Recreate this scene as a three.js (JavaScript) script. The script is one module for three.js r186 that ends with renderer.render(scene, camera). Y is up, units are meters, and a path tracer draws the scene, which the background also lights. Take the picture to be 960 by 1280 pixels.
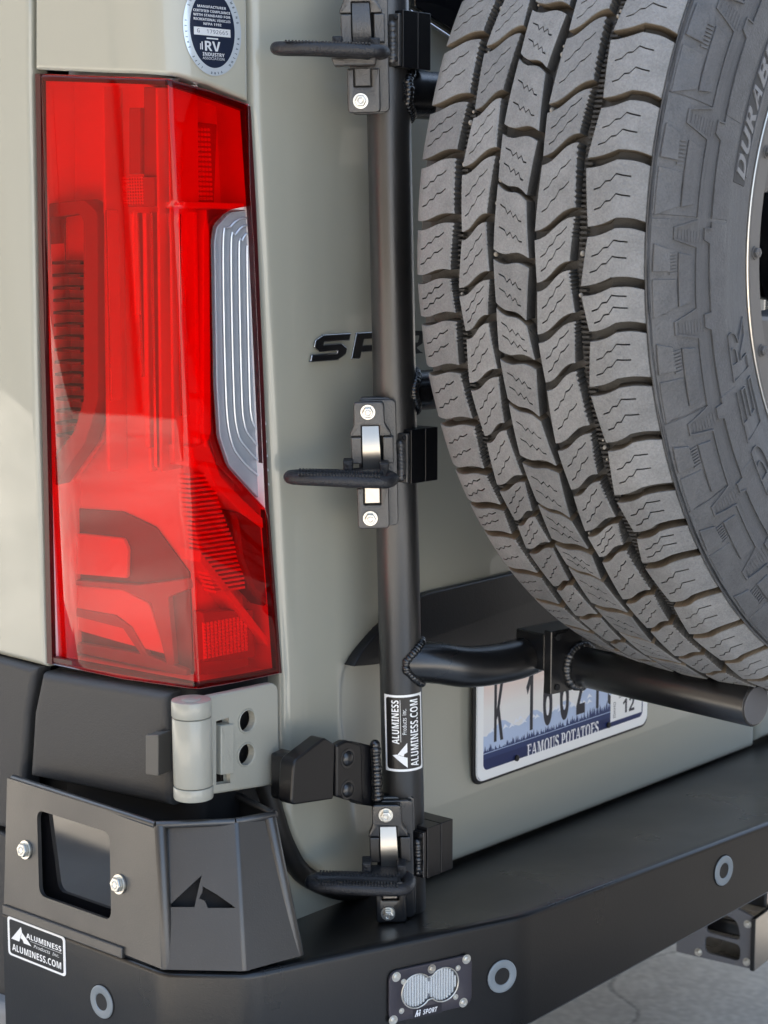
import * as THREE from 'three';
import { mergeGeometries, toCreasedNormals as creasedNormals } from 'three/addons/utils/BufferGeometryUtils.js';
import { RoundedBoxGeometry } from 'three/addons/geometries/RoundedBoxGeometry.js';
import { TessellateModifier } from 'three/addons/modifiers/TessellateModifier.js';
import { FontLoader } from 'three/addons/loaders/FontLoader.js';

// ---------------------------------------------------------------- camera, sky, sun, exposure
const scene = new THREE.Scene();
const camera = new THREE.PerspectiveCamera(30.593, 0.75, 0.05, 2000);
camera.position.set(-1.038, 1.35, 1.10);
camera.lookAt(-1.038 + 0.74934, 1.35 - 0.14379, 1.10 - 0.64639);
camera.focus = 1.52; camera.userData.fStop = 16;
const renderer = new THREE.WebGLRenderer({ antialias: true });
renderer.toneMapping = THREE.LinearToneMapping;
renderer.toneMappingExposure = 6.7;
renderer.shadowMap.enabled = true;
const SUN = new THREE.Vector3(0.40, 0.62, -0.68).normalize();
{  // hazy daylight: pale at the horizon, deeper overhead, a soft brightening round the sun
  const W = 512, H = 256, d = new Float32Array(W * H * 4);
  for (let y = 0; y < H; y++) for (let x = 0; x < W; x++) {
    const el = ((y + 0.5) / H - 0.5) * Math.PI, az = ((x + 0.5) / W - 0.5) * 2 * Math.PI, dir = new THREE.Vector3(Math.cos(el) * Math.cos(az), Math.sin(el), Math.cos(el) * Math.sin(az));
    const up = Math.max(0, dir.y), k = Math.pow(1 - up, 2.2), g = Math.exp(-(1 - dir.dot(SUN)) * 5) * 0.30;
    const c = [0.105 + 0.165 * k + g, 0.155 + 0.170 * k + g * 0.96, 0.245 + 0.150 * k + g * 0.88], i = 4 * (y * W + x);
    d[i] = c[0]; d[i + 1] = c[1]; d[i + 2] = c[2]; d[i + 3] = 1;
  }
  const t = new THREE.DataTexture(d, W, H, THREE.RGBAFormat, THREE.FloatType); t.mapping = THREE.EquirectangularReflectionMapping; t.magFilter = t.minFilter = THREE.LinearFilter; t.needsUpdate = true;
  scene.background = t; scene.environment = t;
}
const sun = new THREE.DirectionalLight(0xfff1de, 5.0);
sun.position.copy(SUN).multiplyScalar(12).add(new THREE.Vector3(0.5, 0, -1)); sun.target.position.set(0.5, 0.6, -1);
sun.castShadow = true; sun.shadow.mapSize.set(4096, 4096);
Object.assign(sun.shadow.camera, { left: -9, right: 9, top: 9, bottom: -9, near: 0.5, far: 40 });
scene.add(sun, sun.target);

// ---------------------------------------------------------------- helpers
const toCreasedNormals = (g, a) => { const q = g.clone().scale(4000, 4000, 4000), r = creasedNormals(q, a); return r.scale(1 / 4000, 1 / 4000, 1 / 4000); };  // the helper compares corners on a coarse grid
const V3 = (a) => new THREE.Vector3(a[0], a[1], a[2]);
const V2 = (a) => new THREE.Vector2(a[0], a[1]);
let seed = 20240611;
const rnd = () => { seed = (seed + 0x6d2b79f5) | 0; let t = Math.imul(seed ^ (seed >>> 15), 1 | seed); t = (t + Math.imul(t ^ (t >>> 7), 61 | t)) ^ t; return ((t ^ (t >>> 14)) >>> 0) / 4294967296; };
const lerp = (a, b, t) => a + (b - a) * t;
const clamp = (x, a, b) => Math.min(b, Math.max(a, x));
const sstep = (a, b, x) => { const t = clamp((x - a) / (b - a), 0, 1); return t * t * (3 - 2 * t); };
const used = new Map();
function numbered(n) { const k = used.get(n) || 0; used.set(n, k + 1); return k ? `${n}_${String(k).padStart(3, '0')}` : n; }
function thing(name, label, category, group) {
  const o = new THREE.Group(); o.name = numbered(name); o.userData = { label, category };
  if (group) o.userData.group = group;
  scene.add(o); return o;
}
function part(parent, name, geo, mat, label) {
  const m = new THREE.Mesh(Array.isArray(geo) ? merge(geo) : geo, mat); m.name = name; m.castShadow = m.receiveShadow = true;
  if (label) m.userData.label = label;
  parent.add(m); return m;
}
function merge(list) {
  return mergeGeometries(list.map((g) => {
    let q = g.index ? g.toNonIndexed() : g;
    const r = new THREE.BufferGeometry(); r.setAttribute('position', q.attributes.position); r.setAttribute('normal', q.attributes.normal);
    if (q.attributes.uv) r.setAttribute('uv', q.attributes.uv); else boxUV(r);
    return r;
  }));
}
function boxUV(g) {            // uv in metres from the dominant direction of each face
  const p = g.attributes.position, uv = new Float32Array(p.count * 2), A = new THREE.Vector3(), B = new THREE.Vector3(), C = new THREE.Vector3();
  const put = (i, k) => { uv[2 * i] = k === 0 ? p.getZ(i) : p.getX(i); uv[2 * i + 1] = k === 1 ? p.getZ(i) : p.getY(i); };
  if (g.index) { const n = g.attributes.normal; for (let i = 0; i < p.count; i++) { const a = Math.abs(n.getX(i)), b = Math.abs(n.getY(i)), c = Math.abs(n.getZ(i)); put(i, a > b && a > c ? 0 : b > c ? 1 : 2); } } else
  for (let i = 0; i + 2 < p.count; i += 3) {
    A.fromBufferAttribute(p, i); B.fromBufferAttribute(p, i + 1).sub(A); C.fromBufferAttribute(p, i + 2).sub(A); B.cross(C);
    const a = Math.abs(B.x), b = Math.abs(B.y), c = Math.abs(B.z), k = a > b && a > c ? 0 : b > c ? 1 : 2; put(i, k); put(i + 1, k); put(i + 2, k);
  }
  g.setAttribute('uv', new THREE.BufferAttribute(uv, 2)); return g;
}
const smoothed = (g, angle = 0.6) => boxUV(toCreasedNormals(g, angle));
function rshape(pts, r = 0) {   // closed outline with rounded corners; r is one radius or one per corner
  const s = new THREE.Shape(), n = pts.length;
  for (let i = 0; i < n; i++) {
    const p = V2(pts[i]), a = V2(pts[(i + n - 1) % n]), b = V2(pts[(i + 1) % n]);
    const rr = Math.min(Array.isArray(r) ? r[i] : r, p.distanceTo(a) * 0.49, p.distanceTo(b) * 0.49);
    const e = p.clone().add(a.sub(p).setLength(Math.max(rr, 1e-7))), f = p.clone().add(b.sub(p).setLength(Math.max(rr, 1e-7)));
    if (i) s.lineTo(e.x, e.y); else s.moveTo(e.x, e.y);
    if (rr > 1e-5) s.quadraticCurveTo(p.x, p.y, f.x, f.y);
  }
  s.closePath(); return s;
}
const rrect = (x0, y0, x1, y1, r = 0) => rshape([[x0, y0], [x1, y0], [x1, y1], [x0, y1]], r);
const circ = (x, y, r) => { const s = new THREE.Shape(); s.absarc(x, y, r, 0, Math.PI * 2, false); return s; };
function ext(shape, z0, z1, bevel = 0, seg = 2, curve = 10) {     // solid between z0 and z1, edges bevelled inside the outline
  const b = Math.min(bevel, (z1 - z0) * 0.45);
  const g = new THREE.ExtrudeGeometry(shape, { depth: z1 - z0 - 2 * b, bevelEnabled: b > 0, bevelThickness: b, bevelSize: b, bevelOffset: -b, bevelSegments: seg, curveSegments: curve });
  g.translate(0, 0, z0 + b); return smoothed(g, 0.3);
}
const box = (w, h, d, r = 0.001, x = 0, y = 0, z = 0) => { const g = new RoundedBoxGeometry(w, h, d, 2, Math.min(r, w * 0.45, h * 0.45, d * 0.45)); g.translate(x, y, z); return boxUV(g.index ? g.toNonIndexed() : g); };
function tube(pts, r, n = 40, m = 20, closed = false) {
  const c = new THREE.CatmullRomCurve3(pts.map((p) => (p.isVector3 ? p : V3(p))), closed, 'catmullrom', 0.5);
  const g = new THREE.TubeGeometry(c, n, r, m, closed);
  const uv = g.attributes.uv, L = c.getLength(); for (let i = 0; i < uv.count; i++) uv.setXY(i, uv.getX(i) * L, uv.getY(i) * r * 6.28);
  return g;
}
function rod(a, b, r, m = 28, capR = 0) {       // straight round bar with eased ends
  a = a.isVector3 ? a : V3(a); b = b.isVector3 ? b : V3(b); const L = a.distanceTo(b), e = capR || Math.min(r * 0.12, 0.002);
  const g = new THREE.LatheGeometry([[0.0001, 0], [r - e, 0], [r - e * 0.3, e * 0.3], [r, e], [r, L - e], [r - e * 0.3, L - e * 0.3], [r - e, L], [0.0001, L]].map(V2), m);
  g.applyQuaternion(new THREE.Quaternion().setFromUnitVectors(new THREE.Vector3(0, 1, 0), b.clone().sub(a).normalize())); g.translate(a.x, a.y, a.z);
  const uv = g.attributes.uv, v = [0, 0, 0, e, L - e, L, L, L]; for (let i = 0; i < uv.count; i++) uv.setXY(i, uv.getX(i) * 6.2832 * r, v[i % 8]);
  return toCreasedNormals(g, 0.6);
}
function basis(O, X, Y, Z) { return new THREE.Matrix4().makeBasis(X, Y, Z).setPosition(O); }
const placed = (g, m) => g.clone().applyMatrix4(m);
const at = (g, x, y, z) => { g.translate(x, y, z); return g; };
function planeOf(p0, p1, top) {   // a flat face by its lower edge and a point on its upper edge
  const O = V3(p0), u = V3(p1).sub(O).normalize(), t = top ? V3(top).sub(O) : new THREE.Vector3(0, 1, 0);
  const v = t.sub(u.clone().multiplyScalar(t.dot(u))).normalize();
  return basis(O, u, v, u.clone().cross(v));
}
function boltHead(r, h, hex = true) {  // washer and head with a socket, axis +z, seated at z = 0
  const w = new THREE.CylinderGeometry(r, r, h * 0.3, 24).rotateX(Math.PI / 2).translate(0, 0, h * 0.15);
  const hd = ext(hex ? rshape([0, 1, 2, 3, 4, 5].map((k) => [Math.cos(k * 1.0472) * r * 0.78, Math.sin(k * 1.0472) * r * 0.78]), r * 0.06) : circ(0, 0, r * 0.72), h * 0.3, h, r * 0.12);
  const ring = new THREE.TorusGeometry(r * 0.36, r * 0.09, 6, 16).translate(0, 0, h);
  return merge([smoothed(w, 0.5), hd, boxUV(ring.toNonIndexed())]);
}
// noise textures
function noiseTex(size, rep, f) {
  const d = new Uint8Array(size * size * 4);
  for (let y = 0; y < size; y++) for (let x = 0; x < size; x++) { const c = f(x / size, y / size); const i = 4 * (y * size + x); for (let k = 0; k < 3; k++) d[i + k] = clamp(Math.round((Array.isArray(c) ? c[k] : c) * 255), 0, 255); d[i + 3] = 255; }
  const t = new THREE.DataTexture(d, size, size); t.wrapS = t.wrapT = THREE.RepeatWrapping; t.magFilter = THREE.LinearFilter; t.minFilter = THREE.LinearMipmapLinearFilter; t.generateMipmaps = true; t.repeat.set(rep, rep); t.needsUpdate = true; return t;
}
const hash = (x, y, s) => { let h = Math.imul(x, 374761393) + Math.imul(y, 668265263) + Math.imul(s, 974634777); h = Math.imul(h ^ (h >>> 13), 1274126177); return ((h ^ (h >>> 16)) >>> 0) / 4294967296; };
function vnoise(u, v, n, s) {     // tiling value noise
  const x = u * n, y = v * n, i = Math.floor(x), j = Math.floor(y), a = sstep(0, 1, x - i), b = sstep(0, 1, y - j), w = (k) => ((k % n) + n) % n;
  return lerp(lerp(hash(w(i), w(j), s), hash(w(i + 1), w(j), s), a), lerp(hash(w(i), w(j + 1), s), hash(w(i + 1), w(j + 1), s), a), b);
}
const fbm = (u, v, n, s, o = 4) => { let t = 0, a = 0.5; for (let k = 0; k < o; k++) { t += a * vnoise(u, v, n << k, s + k); a *= 0.5; } return t; };
const grain = noiseTex(256, 14, (u, v) => 0.5 * vnoise(u, v, 64, 1) + 0.5 * vnoise(u, v, 128, 2));
const leather = noiseTex(256, 18, (u, v) => Math.pow(vnoise(u, v, 64, 5), 2) * 0.6 + 0.4 * vnoise(u, v, 32, 8));
const rubberBump = noiseTex(256, 9, (u, v) => 0.5 * vnoise(u, v, 128, 11) + 0.3 * vnoise(u, v, 64, 12) + 0.2 * vnoise(u, v, 16, 3));
const smudge = noiseTex(256, 3, (u, v) => 0.42 + 0.35 * fbm(u, v, 4, 21, 5));
const speck = noiseTex(512, 5, (u, v) => { const n = vnoise(u, v, 256, 91), m = fbm(u, v, 8, 61, 5), k = n > 0.93 && vnoise(u, v, 32, 17) > 0.55 ? 0.5 : 0; return 0.27 + 0.12 * m + k * (n - 0.93) * 14; });
const dusty = noiseTex(512, 8, (u, v) => { const n = vnoise(u, v, 256, 41), m = fbm(u, v, 10, 43, 5), f = vnoise(u, v, 128, 47); return 0.62 + 0.30 * (m - 0.45) + 0.16 * (f - 0.5) + (n > 0.9 ? (n - 0.9) * 2.2 : 0) - (n < 0.07 ? 0.2 : 0); });
const waves = noiseTex(256, 2.5, (u, v) => fbm(u, v, 3, 71, 2));
const std = (r, g, b, rough, metal = 0, more = {}) => new THREE.MeshPhysicalMaterial({ color: new THREE.Color().setRGB(r, g, b), roughness: rough, metalness: metal, side: THREE.DoubleSide, ...more });
const M = {
  paint: std(0.335, 0.329, 0.270, 0.45, 0, { clearcoat: 1, clearcoatRoughness: 0.03, bumpMap: waves, bumpScale: 0.0006 }),
  hingePaint: std(0.33, 0.325, 0.275, 0.42, 0, { clearcoat: 0.6, clearcoatRoughness: 0.15, bumpMap: rubberBump, bumpScale: 0.00015 }),
  dark: std(0.006, 0.006, 0.007, 0.8),
  seal: std(0.012, 0.011, 0.010, 0.45),
  plastic: std(0.042, 0.041, 0.040, 0.55, 0, { bumpMap: leather, bumpScale: 0.00012 }),
  trimBlack: std(0.007, 0.007, 0.008, 0.42, 0, { bumpMap: leather, bumpScale: 0.00008 }),
  powder: std(0.044, 0.042, 0.040, 0.62, 0, { ior: 1.85, map: speck, roughnessMap: smudge, bumpMap: grain, bumpScale: 0.00006 }),
  powderShaded: std(0.014, 0.0148, 0.0165, 0.50, 0, { ior: 1.55, map: speck, roughnessMap: smudge, bumpMap: grain, bumpScale: 0.00006 }),  // powder again, darkened: shade on bumper face and top put in the colour
  blackGloss: std(0.006, 0.006, 0.007, 0.30, 0, { bumpMap: grain, bumpScale: 0.00003 }),
  powderGloss: std(0.020, 0.020, 0.022, 0.46, 0, { ior: 1.7, map: speck, roughnessMap: smudge, bumpMap: grain, bumpScale: 0.00004 }),
  cast: std(0.040, 0.038, 0.036, 0.42, 0.0, { ior: 1.8, bumpMap: grain, bumpScale: 0.0002 }),
  rubberHandle: std(0.016, 0.016, 0.018, 0.5, 0, { bumpMap: grain, bumpScale: 0.0005 }),
  steel: std(0.55, 0.51, 0.45, 0.30, 1),
  zinc: std(0.70, 0.68, 0.62, 0.33, 1),
  chrome: std(0.85, 0.86, 0.88, 0.08, 1),
  sensor: std(0.22, 0.25, 0.27, 0.45, 0.2),
  glassBlack: std(0.006, 0.006, 0.007, 0.04, 0, { ior: 1.7 }),
  badge: std(0.005, 0.005, 0.006, 0.3),
  rubber: std(0.085, 0.083, 0.080, 0.62, 0, { bumpMap: rubberBump, bumpScale: 0.0005 }),
  lugSide: std(0.075, 0.066, 0.053, 0.7, 0, { bumpMap: rubberBump, bumpScale: 0.0005 }),
  carcass: std(0.045, 0.042, 0.038, 0.75, 0, { bumpMap: rubberBump, bumpScale: 0.0005 }),
  sidewall: std(0.135, 0.136, 0.140, 0.5, 0, { map: dusty, bumpMap: rubberBump, bumpScale: 0.0004 }),
  sidewallDark: std(0.035, 0.035, 0.036, 0.65),
  letter: std(0.17, 0.17, 0.175, 0.55),
  rim: std(0.16, 0.155, 0.15, 0.42, 0.5),
  rimDark: std(0.010, 0.011, 0.014, 0.35, 0.2),
  redLens: new THREE.MeshPhysicalMaterial({ color: new THREE.Color().setRGB(0.88, 0.006, 0.010), roughness: 0.02, transmission: 1, thickness: 0, ior: 1.36, side: THREE.DoubleSide }),
  clearLens: new THREE.MeshPhysicalMaterial({ color: new THREE.Color().setRGB(0.96, 0.97, 0.98), roughness: 0.02, transmission: 1, thickness: 0, ior: 1.5, side: THREE.DoubleSide }),
  housing: std(0.90, 0.85, 0.84, 0.4, 0),
  housingMid: std(0.45, 0.36, 0.34, 0.45, 0),
  housingDark: std(0.05, 0.03, 0.03, 0.4),
  silver: std(0.74, 0.76, 0.78, 0.3, 0.7),
  amber: std(0.95, 0.55, 0.06, 0.4),
};
const textMat = (canvas, more = {}) => { const t = new THREE.CanvasTexture(canvas); t.colorSpace = THREE.SRGBColorSpace; t.anisotropy = 8; return new THREE.MeshPhysicalMaterial({ map: t, roughness: 0.35, side: THREE.DoubleSide, ...more }); };
function canvasOf(w, h, draw) { const c = document.createElement('canvas'); c.width = w; c.height = h; draw(c.getContext('2d'), w, h); return c; }
function uvSpan(g, x0, y0, x1, y1) { const p = g.attributes.position, uv = new Float32Array(p.count * 2); for (let i = 0; i < p.count; i++) { uv[2 * i] = (p.getX(i) - x0) / (x1 - x0); uv[2 * i + 1] = (p.getY(i) - y0) / (y1 - y0); } g.setAttribute('uv', new THREE.BufferAttribute(uv, 2)); return g; }

// ---------------------------------------------------------------- the van's rear corner as a developed surface
// s runs round the corner (negative along the left side, positive along the back), b runs up the leaning corner line, d is depth outwards
const KO = new THREE.Vector3(0, 0.984, 0), KV = new THREE.Vector3(-0.0407, 1, 0).normalize();
const KL = new THREE.Vector3(-0.092, 0, -1).normalize(), KR = new THREE.Vector3(1, 0, 0.1).normalize();
const NL = new THREE.Vector3().crossVectors(KL, KV).normalize(), NR = new THREE.Vector3().crossVectors(KR, KV).normalize();
if (NL.x > 0) NL.negate(); if (NR.z < 0) NR.negate();
function bodyPt(s, b, d, w = 0.006) {
  const left = (q) => { const p = KL.clone().multiplyScalar(q); if (q > 0.17) p.x = -0.01558 - 0.0276 * (1 - Math.exp(-(q - 0.17) / 0.3)); return p; };
  const right = (q) => KR.clone().multiplyScalar(q);
  let p, n;
  if (s <= -w) { p = left(-s); n = NL.clone(); } else if (s >= w) { p = right(s); n = NR.clone(); } else {
    const t = (s + w) / (2 * w);
    p = left(w).multiplyScalar((1 - t) * (1 - t)).add(right(w).multiplyScalar(t * t)); n = NL.clone().multiplyScalar(1 - t).add(NR.clone().multiplyScalar(t)).normalize();
  }
  return p.add(KO).addScaledVector(KV, b).addScaledVector(n, d);
}
function mapBody(g, w) { const p = g.attributes.position; for (let i = 0; i < p.count; i++) { const q = bodyPt(p.getX(i), p.getY(i), p.getZ(i), w); p.setXYZ(i, q.x, q.y, q.z); } g.computeVertexNormals(); return g; }
const interp = (pts, k) => (x) => { const a = pts.slice().sort((p, q) => p[k] - q[k]); if (x <= a[0][k]) return a[0][1 - k]; for (let i = 1; i < a.length; i++) if (x <= a[i][k]) { const t = (x - a[i - 1][k]) / (a[i][k] - a[i - 1][k] || 1); return lerp(a[i - 1][1 - k], a[i][1 - k], t); } return a[a.length - 1][1 - k]; };
// a sheet between a left, right, bottom and top edge, its rims rolled inwards by r and then skirted to depth D
function patch({ bot, top, left, right, f, r = 0.004, D = 0.02, nu = 24, nv = 24, roll = 'lrbt' }) {
  const bF = interp(bot, 0), tF = interp(top, 0), lF = interp(left, 1), rF = interp(right, 1);
  const bm = bot.reduce((a, p) => a + p[1], 0) / bot.length, tm = top.reduce((a, p) => a + p[1], 0) / top.length;
  const steps = [[0, D], ...[0, 1, 2, 3, 4].map((k) => { const a = (k / 5) * Math.PI / 2; return [r * (1 - Math.cos(a)), r * (1 - Math.sin(a))]; })];
  const list = (n, lo, hi, W) => { const o = []; if (lo) for (const [e, d] of steps) o.push([e / W, d]); for (let i = 0; i <= n; i++) { const t = lerp(lo ? r / W : 0, hi ? 1 - r / W : 1, i / n); o.push([t, 0]); } if (hi) for (const [e, d] of steps.slice().reverse()) o.push([1 - e / W, d]); return o; };
  const W = Math.abs(rF((bm + tm) / 2) - lF((bm + tm) / 2)), H = Math.abs(tm - bm);
  const U = list(nu, roll.includes('l'), roll.includes('r'), W), Vv = list(nv, roll.includes('b'), roll.includes('t'), H);
  const pos = [], idx = [], uv = [];
  for (const [v, dv] of Vv) for (const [u, du] of U) {
    const b0 = lerp(bm, tm, v), sl = lF(b0), sr = rF(b0); let s = lerp(sl, sr, u);
    const b = lerp(bF(s), tF(s), v), s2 = lerp(lF(b), rF(b), u); s = s2;
    const p = f(s, b, -Math.max(du, dv)); pos.push(p.x, p.y, p.z); uv.push(s, b);
  }
  const n = U.length; for (let j = 0; j + 1 < Vv.length; j++) for (let i = 0; i + 1 < n; i++) { const a = j * n + i; idx.push(a, a + 1, a + n, a + 1, a + n + 1, a + n); }
  const g = new THREE.BufferGeometry(); g.setAttribute('position', new THREE.Float32BufferAttribute(pos, 3)); g.setAttribute('uv', new THREE.Float32BufferAttribute(uv, 2)); g.setIndex(idx); g.computeVertexNormals(); return g;
}

// ================================================================ the setting
const slabs = noiseTex(1024, 0.25, (u, v) => { const a = fbm(u, v, 6, 31, 6), b = vnoise(u, v, 512, 4), c = fbm(u, v, 24, 77, 3); const t = 0.74 + 0.42 * (a - 0.5) - (Math.abs(fbm(u, v, 5, 55, 4) - 0.47) < 0.004 ? 0.14 : 0) + 0.10 * (b - 0.5) + 0.12 * (c - 0.5); return [t * 1.01, t, t * 0.975]; });
slabs.colorSpace = THREE.SRGBColorSpace;
const GROUND = 0.20;
{ const g = new THREE.CircleGeometry(600, 96); g.rotateX(-Math.PI / 2); g.translate(0, GROUND, 0); boxUV(g);
  const m = new THREE.Mesh(g, std(1, 1, 1, 0.9, 0, { map: slabs, bumpMap: slabs, bumpScale: 0.003 })); m.name = 'ground'; m.receiveShadow = true; m.userData = { kind: 'structure', label: 'pale grey concrete ground seen under the bumper', category: 'ground' }; scene.add(m); }
// the dark shed that stands behind the van on its right, mirrored in the black metal and the door glass
{
  const t = thing('open_shed', 'tall dark timber shed behind the van, seen only mirrored in the black metal', 'shed');
  const wood = std(0.028, 0.026, 0.025, 0.85), boards = [];
  for (let k = 0; k < 52; k++) boards.push(box(0.285, 5.0, 0.06, 0.01, 1.9 + k * 0.3, GROUND + 2.5, 7.0 + (k % 3) * 0.012));
  part(t, 'wall', [box(15.7, 5.0, 5, 0.03, 9.6, GROUND + 2.5, 9.6), ...boards], wood); part(t, 'roof', box(16.4, 0.25, 6.2, 0.05, 9.6, GROUND + 5.15, 9.4), std(0.05, 0.05, 0.05, 0.7));
}
// an unseen asphalt lane added behind the van to darken what the bumper mirrors
{ const lane = (x0, x1, z0, z1) => new THREE.PlaneGeometry(x1 - x0, z1 - z0).rotateX(-Math.PI / 2).translate((x0 + x1) / 2, GROUND + 0.004, (z0 + z1) / 2), g = merge([lane(0.4, 14, 0.55, 10), lane(1.98, 14, -14, 0.55)].map((q) => boxUV(q.toNonIndexed()))); const m = new THREE.Mesh(g, std(0.055, 0.056, 0.058, 0.9, 0, { bumpMap: slabs, bumpScale: 0.004 })); m.name = 'added_lane'; m.receiveShadow = true; m.userData = { kind: 'structure' }; scene.add(m); }
// the workshop across the yard, which the side of the van and the lamp glass mirror
{
  const t = thing('workshop_building', 'long dark clad workshop across the yard, seen only mirrored in the glossy lamp', 'building');
  const clad = std(0.10, 0.085, 0.07, 0.8), wall = [];
  for (let k = 0; k < 60; k++) wall.push(box(0.10, 4.2, 0.56, 0.02, -5.25 + (k % 2) * 0.03, GROUND + 2.1, -32 + k * 0.6));
  part(t, 'wall', [box(6, 4.2, 36, 0.02, -8.4, GROUND + 2.1, -14.3), ...wall], clad);
  part(t, 'roof', box(7, 0.25, 37, 0.05, -8.2, GROUND + 4.35, -14.3), std(0.12, 0.12, 0.12, 0.6));
  for (const z of [-26, -18, -10, -2]) part(t, 'roller_door', box(0.06, 3.2, 3.4, 0.01, -5.17, GROUND + 1.6, z), std(0.13, 0.12, 0.11, 0.6));
}

// ================================================================ the van
const van = thing('camper_van', 'grey green camper van seen at its rear left corner beside the tail light', 'van');
const panelTop = 1.02;
const lensTop = [...[[-0.1444, 0.5016], [-0.0857, 0.4968], [-0.0507, 0.4945], [-0.0042, 0.491]], ...[[0.0046, 0.4904], [0.0406, 0.4845], [0.082, 0.4753]]];
const lensBot = [...[[-0.1715, -0.0017], [-0.0855, -0.0034], [-0.0016, -0.0006]], ...[[0.0026, -0.0008], [0.0466, -0.002], [0.0925, -0.0019]]];
const lensLeft = [[-0.1444, 0.5016], [-0.1538, 0.3663], [-0.1603, 0.2177], [-0.1715, -0.0017]];
const lensRight = [[0.082, 0.4753], [0.0829, 0.3935], [0.0844, 0.1431], [0.0925, -0.0019]];
// panel above the light, wrapped round the corner
part(van, 'corner_panel', patch({ f: (s, b, d) => bodyPt(s, b, d, 0.035), bot: [...[[-0.1469, 0.505], [-0.0854, 0.4999], [-0.0082, 0.4942]], ...[[0.0094, 0.4932], [0.0408, 0.4882], [0.0804, 0.4777]]], top: [[-0.2, panelTop], [0.1, panelTop]], left: [...[[-0.1413, 0.56], [-0.146, 0.5043]], [-0.163, panelTop]], right: [...[[0.0836, 0.557], [0.0804, 0.4777]], [0.045, panelTop]], r: 0.004, nu: 160, nv: 40 }), M.paint);
// side panel forward of the light, running the length of the van
{
  const f = (s, b, d) => bodyPt(s, b, d + 0.004 * sstep(0, 0.5, b) * (s < -0.2 ? 1 : sstep(-0.17, -0.2, s) ), 0.006);
  const bot = [[-0.2949, -0.0017], [-0.232, -0.0024], [-0.1876, -0.0053]];
  part(van, 'side_panel', patch({ f, bot: [[-5.4, bot[0][1]], ...bot], top: [[-5.4, panelTop], [0, panelTop]], left: [[-5.4, 0], [-5.4, 1]], right: [...[[-0.1469, 0.5604], [-0.1517, 0.5033], [-0.1658, 0.2448], [-0.1743, -0.0006]], [-0.168, panelTop]], r: 0.006, nu: 160, nv: 40 }), M.paint);
}
// the shell that carries the rest of the van: roof, floor, right side, front, and a dark liner behind the gaps
part(van, 'roof', box(1.90, 0.10, 5.6, 0.04, 0.88, 2.55, -2.85), M.paint);
part(van, 'floor', box(1.84, 0.05, 5.3, 0.01, 0.89, 0.63, -2.74), std(0.25, 0.25, 0.25, 0.7));
part(van, 'side_panel', box(0.05, 2.13, 5.4, 0.02, 1.82, 1.485, -2.78), M.paint);
part(van, 'side_skirt', box(0.04, 0.22, 2.6, 0.02, 1.83, 0.46, -3.2), M.plastic);
for (const [x, z] of [[0.16, -1.35], [1.70, -1.35], [0.16, -4.6], [1.70, -4.6]]) { const g = new THREE.TorusGeometry(0.27, 0.11, 20, 48).rotateY(Math.PI / 2).translate(x, GROUND + 0.38, z); part(van, 'wheel', [boxUV(g.toNonIndexed()), rod([x - 0.08, GROUND + 0.38, z], [x + 0.08, GROUND + 0.38, z], 0.2)], M.rimDark); }
part(van, 'front_wall', box(1.8, 1.95, 0.05, 0.02, 0.9, 1.55, -5.4), M.paint);
part(van, 'upper_side', box(0.05, 0.62, 5.4, 0.02, -0.03, 2.26, -2.80), M.paint);
part(van, 'upper_back', box(1.80, 0.62, 0.05, 0.02, 0.88, 2.26, -0.04), M.paint);
part(van, 'liner', [
  mapBody(ext(rshape([[-0.215, -0.30], [-0.160, -0.30], [-0.160, -0.008], [-0.1695, -0.004], [-0.1685, 0.506], [-0.150, 0.512], [-0.150, 1.0], [-0.215, 1.0]]), -0.034, -0.028), 0.006),
  mapBody(ext(rshape([[0.06, -0.25], [0.16, -0.25], [0.16, 1.0], [0.025, 1.0], [0.025, 0.512], [0.089, 0.492], [0.089, 0.25], [0.098, -0.006], [0.06, -0.006]]), -0.034, -0.026), 0.006),
  box(1.74, 1.5, 0.02, 0.001, 0.92, 1.33, -0.105), box(0.02, 1.45, 5.0, 0.001, 0.05, 1.35, -2.78)], M.dark);

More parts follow.
